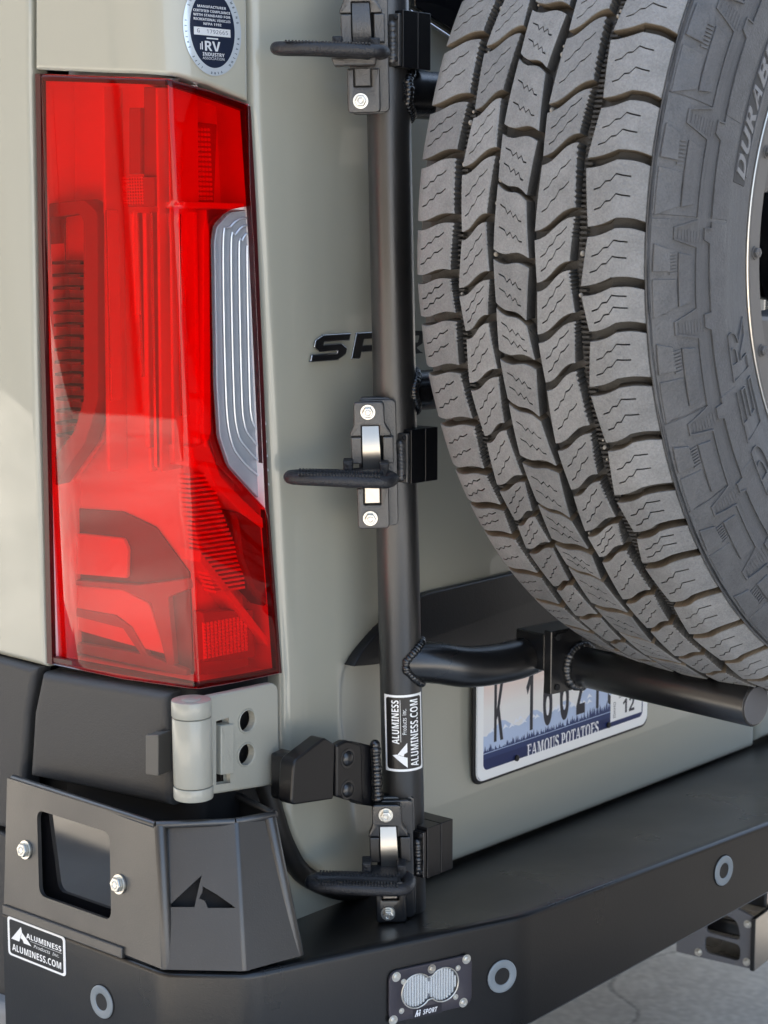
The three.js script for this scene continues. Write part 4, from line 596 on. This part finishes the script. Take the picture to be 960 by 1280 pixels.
// ================================================================ pull latches on the pole
const lx = V3([0.653, 0.0219, 0.757]), lyv = V3([-0.0334, 0.9994, 0]), lz = V3([-0.7566, -0.0253, 0.6534]);
function makeLatch(label, strapMat, plateMat) {
  const t = thing('pull_latch', label, 'latch', 'pull latches along the carrier pole');
  const q = (v) => v / 1460, S = (pts, r) => rshape(pts.map((p) => p.map(q)), Array.isArray(r) ? r.map(q) : q(r || 0));
  part(t, 'base_plate', ext(S([[-20, -82], [29, -82], [29, 79], [-20, 79]], 7), -0.016, -0.004, 0.0015, 3), plateMat);
  part(t, 'spacer', ext(S([[-21, -80], [26, -80], [26, 77], [-21, 77]], 7), -0.0035, 0.0025, 0.001, 3), plateMat);
  const up = S([[-26, 76], [11, 76], [12, 49], [19, 38], [19, 34], [5, 34], [5, 47], [-17, 47], [-17, 34], [-31, 34], [-31, 38], [-26, 49]], [5, 5, 4, 2, 1, 0, 1, 1, 0, 1, 2, 4]);
  part(t, 'upper_bracket', ext(up, 0.003, 0.0125, 0.0014, 3), plateMat);
  part(t, 'side_block', ext(S([[-30, 0], [-17, 0], [-17, 33], [-30, 33]], 1.5), 0.003, 0.012, 0.001), plateMat);
  part(t, 'side_block', ext(S([[9, 0], [22, 0], [22, 33], [9, 33]], 1.5), 0.003, 0.012, 0.001), plateMat);
  part(t, 'cavity', ext(S([[-18, -6], [10, -6], [10, 46], [-18, 46]]), 0.0026, 0.0036), M.dark);
  // strap: a bowed strip
  { const n = 18, pos = [], idx = []; for (let i = 0; i <= n; i++) { const v = i / n, y = q(lerp(46, -16, v)), z = 0.0105 + 0.006 * Math.sin(v * 3.0) - 0.004 * v, w = q(lerp(10, 11.5, v)); for (const [sx, dz] of [[-1, 0], [1, 0], [1, -0.0016], [-1, -0.0016]]) pos.push(q(-6) + sx * w + q(1.5 * v), y, z + dz); if (i) for (let k = 0; k < 4; k++) { const a = (i - 1) * 4 + k, b = (i - 1) * 4 + (k + 1) % 4; idx.push(a, b, a + 4, b, b + 4, a + 4); } }
    const g = new THREE.BufferGeometry(); g.setAttribute('position', new THREE.Float32BufferAttribute(pos, 3)); g.setIndex(idx); part(t, 'strap', smoothed(g.toNonIndexed(), 0.6), strapMat); }
  // lower bracket with the strap's tail in its slot
  const lo = S([[-24, -30], [-16, -30], [-16, -51], [5, -51], [5, -30], [15, -30], [15, -81], [-24, -81]], [1, 0, 1.5, 1.5, 0, 1, 6, 6]);
  part(t, 'lower_bracket', ext(lo, 0.003, 0.0125, 0.0014, 3), plateMat);
  part(t, 'strap_tail', ext(S([[-15, -29], [4, -29], [4, -50], [-15, -50]], 1), 0.0035, 0.0105, 0.0008), strapMat);
  // lever: boss, cheeks, tray and the loop handle
  part(t, 'lever_boss', [ext(S([[-40, 7], [-28, 7], [-28, -12], [-40, -12]], 2), 0.006, 0.026, 0.002), ext(S([[4, 4], [16, 4], [16, -14], [4, -14]], 2), 0.006, 0.028, 0.002), ext(S([[-28, -6], [8, -6], [10, -16], [-30, -16]], 1), 0.004, 0.030, 0.002)], M.rubberHandle);
  part(t, 'lever_tray', ext(S([[-42, -18], [12, -18], [10, -27], [-38, -27]], 2), 0.003, 0.026, 0.0015), plateMat);
  { const hy = q(-12), mk = (x, y, z) => new THREE.Vector3(q(x), hy + q(y), z), loop = [mk(16, -2, 0.022), mk(20, -2, 0.036), mk(12, -2, 0.052), mk(-20, 0, 0.056), mk(-70, 3, 0.0545), mk(-98, 4, 0.049), mk(-104, 4.5, 0.041), mk(-96, 4, 0.033), mk(-60, 3, 0.030), mk(-20, 0, 0.029), mk(4, -2, 0.028)];
    part(t, 'handle', tube(loop, 0.0052, 110, 14), M.rubberHandle);
    const ribs = []; for (let k = 0; k < 26; k++) for (const zz of [0.0545, 0.0315]) { const b = box(0.0016, 0.0016, 0.009, 0.0005); at(b, q(lerp(-92, 4, k / 25)), hy + q(lerp(4, -1, k / 25)) + 0.0048, zz); ribs.push(b); }
    part(t, 'grip_rib', ribs, M.rubberHandle); }
  for (const y of [64, -67.5]) { const b = part(t, 'bolt', at(boltHead(0.0062, 0.0075), q(-8.5), q(y), 0.0125), M.zinc); }
  // block clamped to the pole beside the latch, square to the van
  { const g = new THREE.Matrix4().makeBasis(lx, lyv, lz).invert(), w = new THREE.Matrix4().makeRotationFromQuaternion(new THREE.Quaternion().setFromRotationMatrix(g)).setPosition(q(43), q(5), 0.002);
    part(t, 'clamp_block', [placed(box(0.0185, 0.046, 0.036, 0.0008, 0.0100, 0, -0.018), w), placed(box(0.0165, 0.046, 0.036, 0.0008, 0.0282, 0, -0.018), w)], M.blackGloss);
    part(t, 'weld_plate', placed(box(0.004, 0.042, 0.024, 0.001, -0.0016, -0.001, -0.013), w), plateMat);
    part(t, 'weld_bead', weld([new THREE.Vector3(q(31), q(22), 0.0), new THREE.Vector3(q(31), q(-22), 0.0)], 0.0042, 10), plateMat);
    for (const y of [0.0165, -0.0165]) part(t, 'clamp_screw', placed(new THREE.SphereGeometry(0.0022, 12, 8).toNonIndexed(), w.clone().multiply(new THREE.Matrix4().makeTranslation(-0.0036, y, -0.004))), M.dark); }
  t.quaternion.setFromRotationMatrix(new THREE.Matrix4().makeBasis(lx, lyv, lz));
  return t;
}
{
  makeLatch('black pull latch with a shiny strap at the middle of the carrier pole', M.steel, M.cast).position.copy(V3([0.15, 1.1643, 0.0663]));
  makeLatch('black pull latch with a dull black strap at the top of the pole', M.cast, M.cast).position.copy(V3([0.1384, 1.5084, 0.0665]));
  makeLatch('black pull latch at the foot of the pole just above the bumper', M.steel, M.powderGloss).position.copy(V3([0.1665, 0.8133, 0.072]));
}

// ================================================================ spare wheel
const wheel = thing('spare_wheel', 'worn all terrain spare tyre on a grey rim hung on the carrier', 'spare wheel');
wheel.applyMatrix4(basis(new THREE.Vector3(0.4606, 1.3499, 0.3007), new THREE.Vector3(0.9959, 0, 0.0906), new THREE.Vector3(-0.0015, 0.9999, 0.0169).normalize(), new THREE.Vector3(-0.0906, -0.0169, 0.9957)));
{
  const prof = [[-0.10, 0.245], [-0.112, 0.258], [-0.122, 0.285], [-0.126, 0.32], [-0.122, 0.35], [-0.112, 0.373], [-0.101, 0.386], [-0.085, 0.3915], [-0.045, 0.3955], [0, 0.397], [0.045, 0.3955], [0.085, 0.3915], [0.097, 0.3862], [0.112, 0.373], [0.122, 0.35], [0.126, 0.32], [0.124, 0.29], [0.115, 0.264], [0.108, 0.2505], [0.100, 0.246]];
  const crv = new THREE.CatmullRomCurve3(prof.map((p) => new THREE.Vector3(p[0], p[1], 0)), false, 'catmullrom', 0.5), N = 1200, tab = [];
  let acc = 0; for (let i = 0; i <= N; i++) { const p = crv.getPoint(i / N); if (i) acc += Math.hypot(p.x - tab[i - 1].z, p.y - tab[i - 1].r); tab.push({ z: p.x, r: p.y, q: acc }); }
  const mid = tab.reduce((b, t) => (Math.abs(t.z) < Math.abs(b.z) && t.r > 0.35 ? t : b), { z: 9, r: 1 }).q; tab.forEach((t) => (t.q -= mid));
  const find = (q) => { let a = 0, b = N; while (b - a > 1) { const m = (a + b) >> 1; if (tab[m].q <= q) a = m; else b = m; } const t = clamp((q - tab[a].q) / (tab[b].q - tab[a].q), 0, 1); const A = tab[a], B = tab[b]; const dz = B.z - A.z, dr = B.r - A.r, l = Math.hypot(dz, dr); return [lerp(A.z, B.z, t), lerp(A.r, B.r, t), -dr / l, dz / l]; };
  const qz = (z) => tab.filter((t) => t.r > 0.365).reduce((b, t) => (Math.abs(t.z - z) < Math.abs(b.z - z) ? t : b)).q;   // tread coordinate
  const qr = (r) => tab.filter((t) => t.z > 0.099).reduce((b, t) => (Math.abs(t.r - r) < Math.abs(b.r - r) ? t : b)).q;  // sidewall coordinate
  const RU = 0.39;
  const tp = (u, q, h) => { const [z, r, nz, nr] = find(q), a = u / RU, R = r + nr * h; return [Math.cos(a) * R, Math.sin(a) * R, z + nz * h]; };
  const U = (deg) => deg * Math.PI / 180 * RU;
  const warp = (g) => { const p = g.attributes.position, uv = new Float32Array(p.count * 2); for (let i = 0; i < p.count; i++) { uv[2 * i] = p.getX(i) + p.getZ(i) * 0.7; uv[2 * i + 1] = p.getY(i) + p.getZ(i); } g.setAttribute('uv', new THREE.BufferAttribute(uv, 2)); for (let i = 0; i < p.count; i++) { const [x, y, z] = tp(p.getX(i), p.getY(i), p.getZ(i)); p.setXYZ(i, x, y, z); } return toCreasedNormals(g, 0.55); };
  const tess = new TessellateModifier(0.009, 5), tessS = new TessellateModifier(0.014, 4);
  const slab = (shape, z0, z1, bevel, t = tess, curve = 4, paint) => { const b = bevel || 0; let g = new THREE.ExtrudeGeometry(shape, { depth: Math.max(1e-5, z1 - z0 - b), bevelEnabled: b > 0, bevelThickness: b, bevelSize: b, bevelOffset: -b, bevelSegments: 1, curveSegments: curve }); g.translate(0, 0, z0); g.deleteAttribute('uv'); g.deleteAttribute('normal'); if (t) g = t.modify(g); if (g.index) g = g.toNonIndexed(); const flat = paint ? Float32Array.from(g.attributes.position.array) : null; g = warp(g); return paint ? paint(g, flat) : g; };
  const depth = 0.0105;
  const tyre = new THREE.Group(); tyre.name = 'tyre'; wheel.add(tyre);
  // carcass: groove floor in the tread, full profile at the sides
  { const pts = []; for (let i = 0; i <= N; i += 12) { const t = tab[i], [z, r, nz, nr] = find(t.q), k = sstep(0.1150, 0.1128, Math.abs(z)) * (r > 0.36 ? 1 : 0), h = -depth * k; pts.push([r + nr * h, z + nz * h]); }
    const g = new THREE.LatheGeometry(pts.map(([r, z]) => new THREE.Vector2(r, z)), 240); g.rotateX(Math.PI / 2); 
    part(tyre, 'carcass', smoothed(g.toNonIndexed(), 0.9), M.carcass); }
  // angular positions of the gaps; those in view follow the photograph's uneven pitch
  const gaps = [158.55, 165.79, 171.99, 178.98, 185.07, 189.78, 195.74, 202.07, 208.56, 213.5, 218.09], fill = 45; for (let k = 1; k < fill + 1; k++) gaps.push(218.09 + k * (360 + 158.55 - 218.09) / (fill + 1));
  gaps.length = 56; const G = (k) => gaps[((k % 56) + 56) % 56] + 360 * Math.floor(k / 56);
  const rows = {
    a: { l: [-0.103, -0.101], r: [-0.0585, -0.0545], off: (e, t) => lerp(-0.4, -1.2, t), hw: 0.50 },
    b: { l: [-0.0490, -0.0455], r: [-0.0165, -0.0195], off: (e, t) => lerp(0.7, -1.3, t), hw: 0.46 },
    c: { l: [-0.0105, -0.0120], r: [0.0185, 0.0225], off: (e, t) => (e ? lerp(2.5, 3.35, t) : lerp(1.8, 3.6, t)), hw: 0.30, hwOdd: 0.52 },
    d: { l: [0.0300, 0.0275], r: [0.0590, 0.0630], off: (e, t) => (e ? lerp(0.5, -2.0, t) : lerp(-0.25, -2.6, t)), hw: 0.46 },
    e: { l: [0.0690, 0.0740], r: [0.1113, 0.1113], off: (e, t) => (t < 0.5 ? lerp(0, -0.95, t * 2) : lerp(-0.95, -0.6, t * 2 - 1)), hw: 0.52 },
  };
  const treads = [0, 1, 2, 3, 4].map((i) => std(0.242 + 0.019 * i, 0.241 + 0.0185 * i, 0.238 + 0.0175 * i, 0.62, 0, { map: dusty, vertexColors: true, bumpMap: rubberBump, bumpScale: 0.0006 }));
  // worn tops are pale, groove walls black, the end walls between blocks keep road dust
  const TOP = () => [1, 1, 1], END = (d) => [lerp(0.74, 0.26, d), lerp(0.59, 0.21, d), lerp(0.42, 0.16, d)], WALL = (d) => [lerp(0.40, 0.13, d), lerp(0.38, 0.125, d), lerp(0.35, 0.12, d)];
  const zigs = { c: [[0, 0], [0.25, -0.2], [0.36, -1.1], [0.5, -0.6], [0.62, -1.7], [0.74, -1.2], [0.86, -2.1], [1, -2.0]], e: [[0, 0], [0.2, 0.12], [0.34, 0.85], [0.48, 0.6], [0.62, 1.35], [0.78, 1.1], [1, 1.0]], o: [[0, 0], [0.2, 0.12], [0.34, 0.8], [0.5, 0.55], [0.64, 1.3], [0.8, 1.1], [1, 1.7]] };
  for (const [key, R] of Object.entries(rows)) for (let k = 0; k < 56; k++) {
    const e0 = k % 2, e1 = 1 - e0, g0 = G(k), g1 = G(k + 1), w0 = e0 && R.hwOdd ? R.hwOdd : R.hw, w1 = e1 && R.hwOdd ? R.hwOdd : R.hw;
    const jog = (t) => (key === 'e' || key === 'a' ? 0.35 * Math.sin(t * 6.3) : 0.45 * Math.sin(t * 6.3)) * 0.6;
    const lo = (t) => U(g0 + R.off(e0, t) + w0 + jog(t)), hi = (t) => U(g1 + R.off(e1, t) - w1 + jog(t)), Lu = hi(0.5) - lo(0.5);
    const serrated = key === 'a' || key === 'd' ? 0.0008 : key === 'b' ? 0.0003 : 0, NF = 14;
    const q0 = qz(R.l[e0]), q1 = qz(R.l[e1]), r0 = qz(R.r[e0]), r1 = qz(R.r[e1]);
    const at2 = (t, f, h) => { const wig = t > 0.999 ? serrated * Math.sin(f * NF * 3.1416 * 1.5) : 0; return [lerp(lo(t), hi(t), f), lerp(lerp(q0, r0, t), lerp(q1, r1, t), f) + wig, h]; };
    const z = zigs[key] || zigs.o, [ta, tb] = key === 'e' ? [0.14, 0.72] : key === 'a' ? [0.2, 0.8] : [0.16, 0.84];
    const zig = interp(z.map(([a, b]) => [a, b]), 0), ts = [0, 0.022, 0.07, ...z.map(([a]) => lerp(ta, tb, a)), ta - 0.001, tb + 0.001, 0.92, 0.978, 1, ...(key === 'e' ? [0.78, 0.84, 0.88] : [])].sort((a, b) => a - b);
    const shift = key === 'c' ? -0.8 : 0.55, fr = [0.34, 0.68].map((f) => f + (rnd() - 0.5) * 0.03);
    const fs = (n, t) => (t < ta || t > tb ? fr[n] + (shift - zig(t < ta ? 0 : 1)) * 0.0042 / Lu : fr[n] + (shift - zig((t - ta) / (tb - ta))) * 0.0042 / Lu);
    const ww = (t) => (t < ta - 1e-6 || t > tb + 1e-6 ? 0 : 0.00055 / Lu);
    const pos = [], col = [], uv = [], tri = (...v) => v.forEach(([p, c]) => { pos.push(...tp(p[0], p[1], p[2])); col.push(...c); uv.push(p[0] + p[2] * 0.7, p[1] + p[2]); });
    const quad = (a, b, c, d, ca, cb = ca) => { tri([a, ca], [b, ca], [c, cb]); tri([a, ca], [c, cb], [d, cb]); };
    const bands = [[(t) => 0, (t) => fs(0, t) - ww(t), [0, 0.018, 0.1, 0.2, 0.3, 0.4, 0.5, 0.6, 0.7, 0.8, 0.9, 1], 0], [(t) => fs(0, t) + ww(t), (t) => fs(1, t) - ww(t), [0, 0.12, 0.25, 0.37, 0.5, 0.62, 0.75, 0.87, 1], 1], [(t) => fs(1, t) + ww(t), (t) => 1, [0, 0.1, 0.2, 0.3, 0.4, 0.5, 0.6, 0.7, 0.8, 0.9, 0.982, 1], 2]];
    for (const [fa, fb, gs, band] of bands) {
      const P = ts.map((t, i) => gs.map((g, j) => at2(t, lerp(fa(t), fb(t), g), i === 0 || i === ts.length - 1 || (band === 0 && j === 0) || (band === 2 && j === gs.length - 1) ? -0.0008 : 0)));
      const n = gs.length - 1, m = ts.length - 1, down = (p, h) => [p[0], p[1], h];
      for (let i = 0; i < m; i++) for (let j = 0; j < n; j++) quad(P[i][j], P[i][j + 1], P[i + 1][j + 1], P[i + 1][j], TOP());
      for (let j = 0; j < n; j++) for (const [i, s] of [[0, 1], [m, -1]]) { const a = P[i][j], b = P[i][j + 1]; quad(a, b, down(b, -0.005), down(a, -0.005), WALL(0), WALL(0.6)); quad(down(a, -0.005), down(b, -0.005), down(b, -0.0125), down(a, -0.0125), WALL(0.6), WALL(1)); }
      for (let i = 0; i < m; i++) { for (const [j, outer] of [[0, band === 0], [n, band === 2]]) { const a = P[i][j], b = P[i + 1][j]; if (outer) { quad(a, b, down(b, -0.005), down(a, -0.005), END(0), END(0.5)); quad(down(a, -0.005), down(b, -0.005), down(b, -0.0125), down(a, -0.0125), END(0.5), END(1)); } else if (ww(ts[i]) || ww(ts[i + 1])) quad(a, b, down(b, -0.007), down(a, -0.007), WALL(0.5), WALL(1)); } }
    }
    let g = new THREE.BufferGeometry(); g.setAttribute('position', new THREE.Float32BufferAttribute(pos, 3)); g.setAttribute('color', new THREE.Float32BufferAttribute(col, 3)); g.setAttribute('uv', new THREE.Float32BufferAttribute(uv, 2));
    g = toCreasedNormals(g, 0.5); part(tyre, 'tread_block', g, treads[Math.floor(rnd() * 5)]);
  }
  // groove floor ribs that throw out stones
  { const ribs = []; for (const [za, zb] of [[-0.0555, -0.0510], [0.0645, 0.0690]]) for (let a = 140; a < 262; a += 0.55) { const g = new THREE.BoxGeometry(0.0016, zb - za + 0.002, 0.004); g.translate(U(a), (qz(za) + qz(zb)) / 2, -0.0085); g.deleteAttribute('uv'); ribs.push(warp(g.toNonIndexed())); }
    part(tyre, 'groove_rib', ribs, M.carcass).userData.kind = 'stuff';
    const stones = []; for (let i = 0; i < 46; i++) { const z = [-0.053, -0.0145, 0.0255, 0.0665][i % 4] + (rnd() - 0.5) * 0.003, a = 150 + rnd() * 85, r = 0.0009 + rnd() * 0.0014, p = tp(U(a), qz(z), -0.0075 + r * 0.5); const g = new THREE.IcosahedronGeometry(r, 1); g.scale(1, 0.7 + rnd() * 0.5, 0.8); g.rotateZ(rnd() * 6); g.translate(...p); stones.push(boxUV(g)); }
    part(tyre, 'trapped_grit', stones, std(0.32, 0.29, 0.25, 0.85)).userData.kind = 'stuff'; }
  // sidewall relief: shoulder blocks bounded by a stepped outline, panels on them, ribbed band, inner zone
  const ev = (k) => 1 + 2 * k; // odd gaps carry the pattern
  const stroke = (pts, w, closed) => { const n = pts.length, L = [], Rr = []; for (let i = 0; i < n; i++) { const p = V2(pts[i]), a = closed ? V2(pts[(i + n - 1) % n]) : V2(pts[Math.max(0, i - 1)]), b = closed ? V2(pts[(i + 1) % n]) : V2(pts[Math.min(n - 1, i + 1)]); const d1 = p.clone().sub(a), d2 = b.clone().sub(p); if (d1.length() < 1e-9) d1.copy(d2); if (d2.length() < 1e-9) d2.copy(d1); d1.normalize(); d2.normalize(); const nn = new THREE.Vector2(-(d1.y + d2.y), d1.x + d2.x).normalize(); const m = 1 / Math.max(0.5, nn.dot(new THREE.Vector2(-d1.y, d1.x))); L.push([p.x + nn.x * w * m, p.y + nn.y * w * m]); Rr.push([p.x - nn.x * w * m, p.y - nn.y * w * m]); } return [L, Rr]; };
  const ridge = (pts, w, h0, h1) => { const [L, Rr] = stroke(pts, w), out = []; for (let i = 0; i + 1 < pts.length; i++) out.push(slab(rshape([L[i], L[i + 1], Rr[i + 1], Rr[i]]), h0, h1, 0, tessS)); return out; };
  const raised = [], panels = [], ridges = [], serr = [], innerZ = [];
  for (let k = 0; k < 28; k++) {
    const a0 = G(ev(k)), a1 = G(ev(k + 1)), span = a1 - a0, u = (t) => U(a0 + t * span), near = a0 % 360 > 120 && a0 % 360 < 275;
    // t measured from one odd gap to the next; radii read along the sidewall
    const z0 = [u(-0.155), 0.335], zig = [[-0.155, 0.335], [-0.065, 0.355], [0.05, 0.355], [0.135, 0.335], [0.845, 0.3355]];
    const outer = (t) => [u(t), qr(0.3715)];
    raised.push(slab(rshape([outer(-0.155), ...zig.map(([t, r]) => [u(t), qr(r)]), outer(0.845)], 0.0006), -0.001, 0.0010, 0.0005, tessS));
    if (near) {
      ridges.push(...ridge(zig.map(([t, r]) => [u(t), qr(r)]), 0.0007, 0.0006, 0.0024));
      ridges.push(...ridge([[-0.155, 0.3195], [-0.075, 0.3195], [-0.07, 0.3268], [0.05, 0.3268], [0.095, 0.3207], [0.845, 0.3195]].map(([t, r]) => [u(t), qr(r)]), 0.0006, 0.0005, 0.0020));
      const poly = (pts, h0, h1, b = 0.0004) => panels.push(slab(rshape(pts.map(([t, r]) => [u(t), qr(r)]), 0.0004), h0, h1, b, tessS));
      poly([[0.10, 0.3695], [0.155, 0.3585], [0.385, 0.3578], [0.38, 0.3700]], 0.0008, 0.0028);
      poly([[0.19, 0.3515], [0.225, 0.3395], [0.735, 0.3405], [0.77, 0.3515]], 0.0008, 0.0026);
      poly([[0.455, 0.3700], [0.47, 0.3530], [0.765, 0.3522], [0.855, 0.3700]], 0.0008, 0.0018);
      for (let j = 0; j < 7; j++) { const t = lerp(0.20, 0.40, j / 6); serr.push(slab(rshape([[u(t), qr(0.3582)], [u(t + 0.018), qr(0.3582)], [u(t + 0.012), qr(0.3526)], [u(t - 0.006), qr(0.3526)]]), 0.0005, 0.0021, 0, null)); }
      for (let j = 0; j < 10; j++) for (const [ta, tb] of [[-0.06, 0.06]]) { const r = lerp(0.3275, 0.353, j / 9); serr.push(slab(rshape([[u(ta + 0.01), qr(r)], [u(tb + (0.355 - r) * 1.5), qr(r)], [u(tb + (0.355 - r) * 1.5), qr(r + 0.0011)], [u(ta + 0.01), qr(r + 0.0011)]]), -0.0005, 0.0006, 0, tessS)); }
    }
    innerZ.push(slab(rshape([[u(-0.155), qr(0.3195)], [u(-0.075), qr(0.3195)], [u(-0.07), qr(0.3268)], [u(0.05), qr(0.3268)], [u(0.095), qr(0.3207)], [u(0.845), qr(0.3195)], [u(0.845), qr(0.300)], [u(-0.155), qr(0.300)]], 0), -0.001, 0.0007, 0.0004, tessS));
  }
  const stuff = (n, g, m) => { const q = part(tyre, n, g, m); return q; };
  stuff('shoulder_sculpture', raised, M.sidewall); stuff('sidewall_panel', panels, M.sidewall); stuff('outline_ridge', ridges, M.sidewall); stuff('serration', serr, M.sidewall); stuff('inner_band', innerZ, M.sidewall);
  { const g = slab(rshape([...Array.from({ length: 41 }, (_, i) => [U(130 + i * 3.2), qr(0.3738)]), ...Array.from({ length: 41 }, (_, i) => [U(258 - i * 3.2), qr(0.3722)])]), -0.001, 0.0016, 0.0004, tessS); stuff('shoulder_line', g, M.sidewall); }
  // sidewall skin below the relief
  { const pts = []; for (const t of tab) if (t.z > 0.09 && t.r < 0.3725) pts.push(t); const arr = []; for (let i = 0; i < pts.length; i += 6) { const [z, r, nz, nr] = find(pts[i].q); arr.push(new THREE.Vector2(r + nr * 0.0003, z + nz * 0.0003)); } const g = new THREE.LatheGeometry(arr, 240); g.rotateX(Math.PI / 2);  part(tyre, 'sidewall', g, M.sidewall); }
  // lettering: outlined maker name, and a dark band with raised words
  const font = await new FontLoader().loadAsync('fonts/droid/droid_sans_bold.typeface.json');
  const lettersAt = (text, degStart, degEach, rBase, rTop, widthDeg, outline, mat, slant = 0) => {
    [...text].forEach((ch, i) => {
      const shapes = font.generateShapes(ch, 1); const bb = new THREE.Box2(); shapes.forEach((s) => s.getPoints(6).forEach((p) => bb.expandByPoint(p)));
      const d0 = degStart - i * degEach, map = (p) => { const x = (p.x - bb.min.x) / (bb.max.x - bb.min.x), y = p.y / 0.99 * 0.95; return [U(d0 - x * widthDeg - slant * (y - 0.5)), lerp(qr(rBase), qr(rTop), clamp(y / 0.74, -0.05, 1.05))]; };
      const out = [];
      for (const s of shapes) { const c = s.getPoints(5).map(map), hs = s.holes.map((h) => h.getPoints(5).map(map));
        if (outline) for (const l of [c, ...hs]) { const cl = [...l, l[0], l[1]].filter((p, j, a) => !j || Math.hypot(p[0] - a[j - 1][0], p[1] - a[j - 1][1]) > 1e-5); const [L, Rr] = stroke(cl, 0.0006); for (let j = 0; j + 1 < cl.length; j++) out.push(slab(rshape([L[j], L[j + 1], Rr[j + 1], Rr[j]]), 0.0004, 0.0017, 0, null)); }
        else { const q = new THREE.Shape(c.map(V2)); for (const h of hs) q.holes.push(new THREE.Path(h.map(V2))); out.push(slab(q, 0.0006, 0.0018, 0, null)); } }
      if (out.length) part(tyre, 'raised_letter', out, mat);
    });
  };
  lettersAt('COOPER', 247.5, 9.6, 0.2735, 0.3000, 8.0, true, M.sidewall);
  { const arc = (a, b, r) => Array.from({ length: 15 }, (_, i) => [U(lerp(a, b, i / 14)), qr(r)]);
    part(tyre, 'word_band', slab(rshape([...arc(171.6, 119, 0.2965), ...arc(119, 171.6, 0.2755)], 0.0015), -0.0005, 0.0009, 0.0004, tessS), M.sidewallDark); part(tyre, 'word_band', slab(rshape([...arc(170.2, 119, 0.2772), ...arc(119, 170.2, 0.2738)], 0), 0, 0.0016, 0.0003, tessS), M.sidewall); }
  lettersAt('DURABLE', 170.4, 3.55, 0.2805, 0.2945, 2.9, false, M.letter, 0.9);
  // rim: barrel, bolted ring, spokes, hub
  const rimG = new THREE.Group(); rimG.name = 'rim'; wheel.add(rimG);
  const lathe = (pts, n = 160) => { const g = new THREE.LatheGeometry(pts.map(([r, z]) => new THREE.Vector2(r, z)), n); g.rotateX(Math.PI / 2);  return smoothed(g.toNonIndexed(), 0.5); };
  part(rimG, 'flange_ring', lathe([[0.240, 0.090], [0.2485, 0.098], [0.2515, 0.104], [0.2525, 0.1085], [0.2510, 0.1112], [0.2490, 0.1116], [0.2465, 0.1098], [0.2330, 0.1085], [0.2310, 0.107], [0.2300, 0.095]]), M.rim);
  part(rimG, 'bright_edge', lathe([[0.2528, 0.1090], [0.2524, 0.1110], [0.2516, 0.1116]]), M.steel);
  part(rimG, 'barrel', lathe([[0.236, 0.100], [0.226, 0.07], [0.205, 0.03], [0.205, -0.08], [0.236, -0.11]]), M.rimDark);
  for (let k = 0; k < 20; k++) { const a = (181.8 + k * 18) * Math.PI / 180; part(rimG, 'ring_bolt', at(boltHead(0.0050, 0.004), Math.cos(a) * 0.2395, Math.sin(a) * 0.2395, 0.1090), M.rim); }
  for (let k = 0; k < 8; k++) { const a = (182.5 + k * 45) * Math.PI / 180; const s = rshape([[0.06, -0.03], [0.16, -0.018], [0.205, -0.034], [0.234, -0.050], [0.234, 0.050], [0.205, 0.034], [0.16, 0.018], [0.06, 0.03]], 0.008); const g = ext(s, 0.070, 0.100, 0.004); g.rotateZ(a + Math.PI / 8 ); part(rimG, 'spoke', g, M.rim); }
  part(rimG, 'hub', lathe([[0.001, 0.085], [0.06, 0.085], [0.078, 0.08], [0.08, 0.05], [0.08, 0.0]]), M.rimDark);
}

// ================================================================ bracket under the middle of the bumper
{
  const t = thing('step_bracket', 'black steel bracket with slotted end plate below the bumper, over the concrete', 'bracket');
  const X = 0.936, YY = 0.45, Zc = -0.110; 
  const e0 = new THREE.Vector3(0.9362, 0.45, -0.1104), e1 = new THREE.Vector3(0.9481, 0.45, -0.0074);
  const u = e1.clone().sub(e0).normalize(), v = new THREE.Vector3(0, 1, 0), n = u.clone().cross(v), m = basis(e0, u, v, n), W = 0.1035, H = 0.085;
  const s = rshape([[0, 0], [W, 0], [W, H * 0.80], [W * 0.5, H], [W * 0.25, H * 0.7], [0, 0.015]], 0.003);
  s.holes.push(rshape([[W * 0.38, H * 0.42], [W * 0.84, H * 0.40], [W * 0.80, H * 0.68], [W * 0.55, H * 0.78], [W * 0.42, H * 0.62]], 0.008), rshape([[W * 0.38, H * 0.10], [W * 0.84, H * 0.08], [W * 0.84, H * 0.33], [W * 0.38, H * 0.36]], 0.008));
  part(t, 'end_plate', placed(ext(s, -0.004, 0, 0.001), m), std(0.16, 0.16, 0.17, 0.4, 0.2));
  part(t, 'side_rail', [placed(box(0.006, H * 0.8, 0.35, 0.001, W + 0.002, H * 0.4, -0.17), m)], M.powderShaded);
  part(t, 'bottom_rail', [placed(box(W, 0.005, 0.34, 0.001, W / 2, 0.003, -0.175), m)], M.powderGloss);
  part(t, 'cross_tube', [placed(box(W, 0.02, 0.05, 0.003, W / 2, H * 0.40, -0.06), m)], M.powderGloss);
  part(t, 'upright', [placed(box(W * 0.7, 0.22, 0.12, 0.004, W * 0.65, H * 0.9 + 0.10, -0.10), m)], M.powderGloss);
  for (const [a, b] of [[0.30, 0.08], [0.93, 0.10], [0.93, 0.68]]) part(t, 'bolt', placed(boltHead(0.005, 0.004), m.clone().multiply(new THREE.Matrix4().makeTranslation(W * a, H * b, 0))), M.zinc);
}

renderer.render(scene, camera);
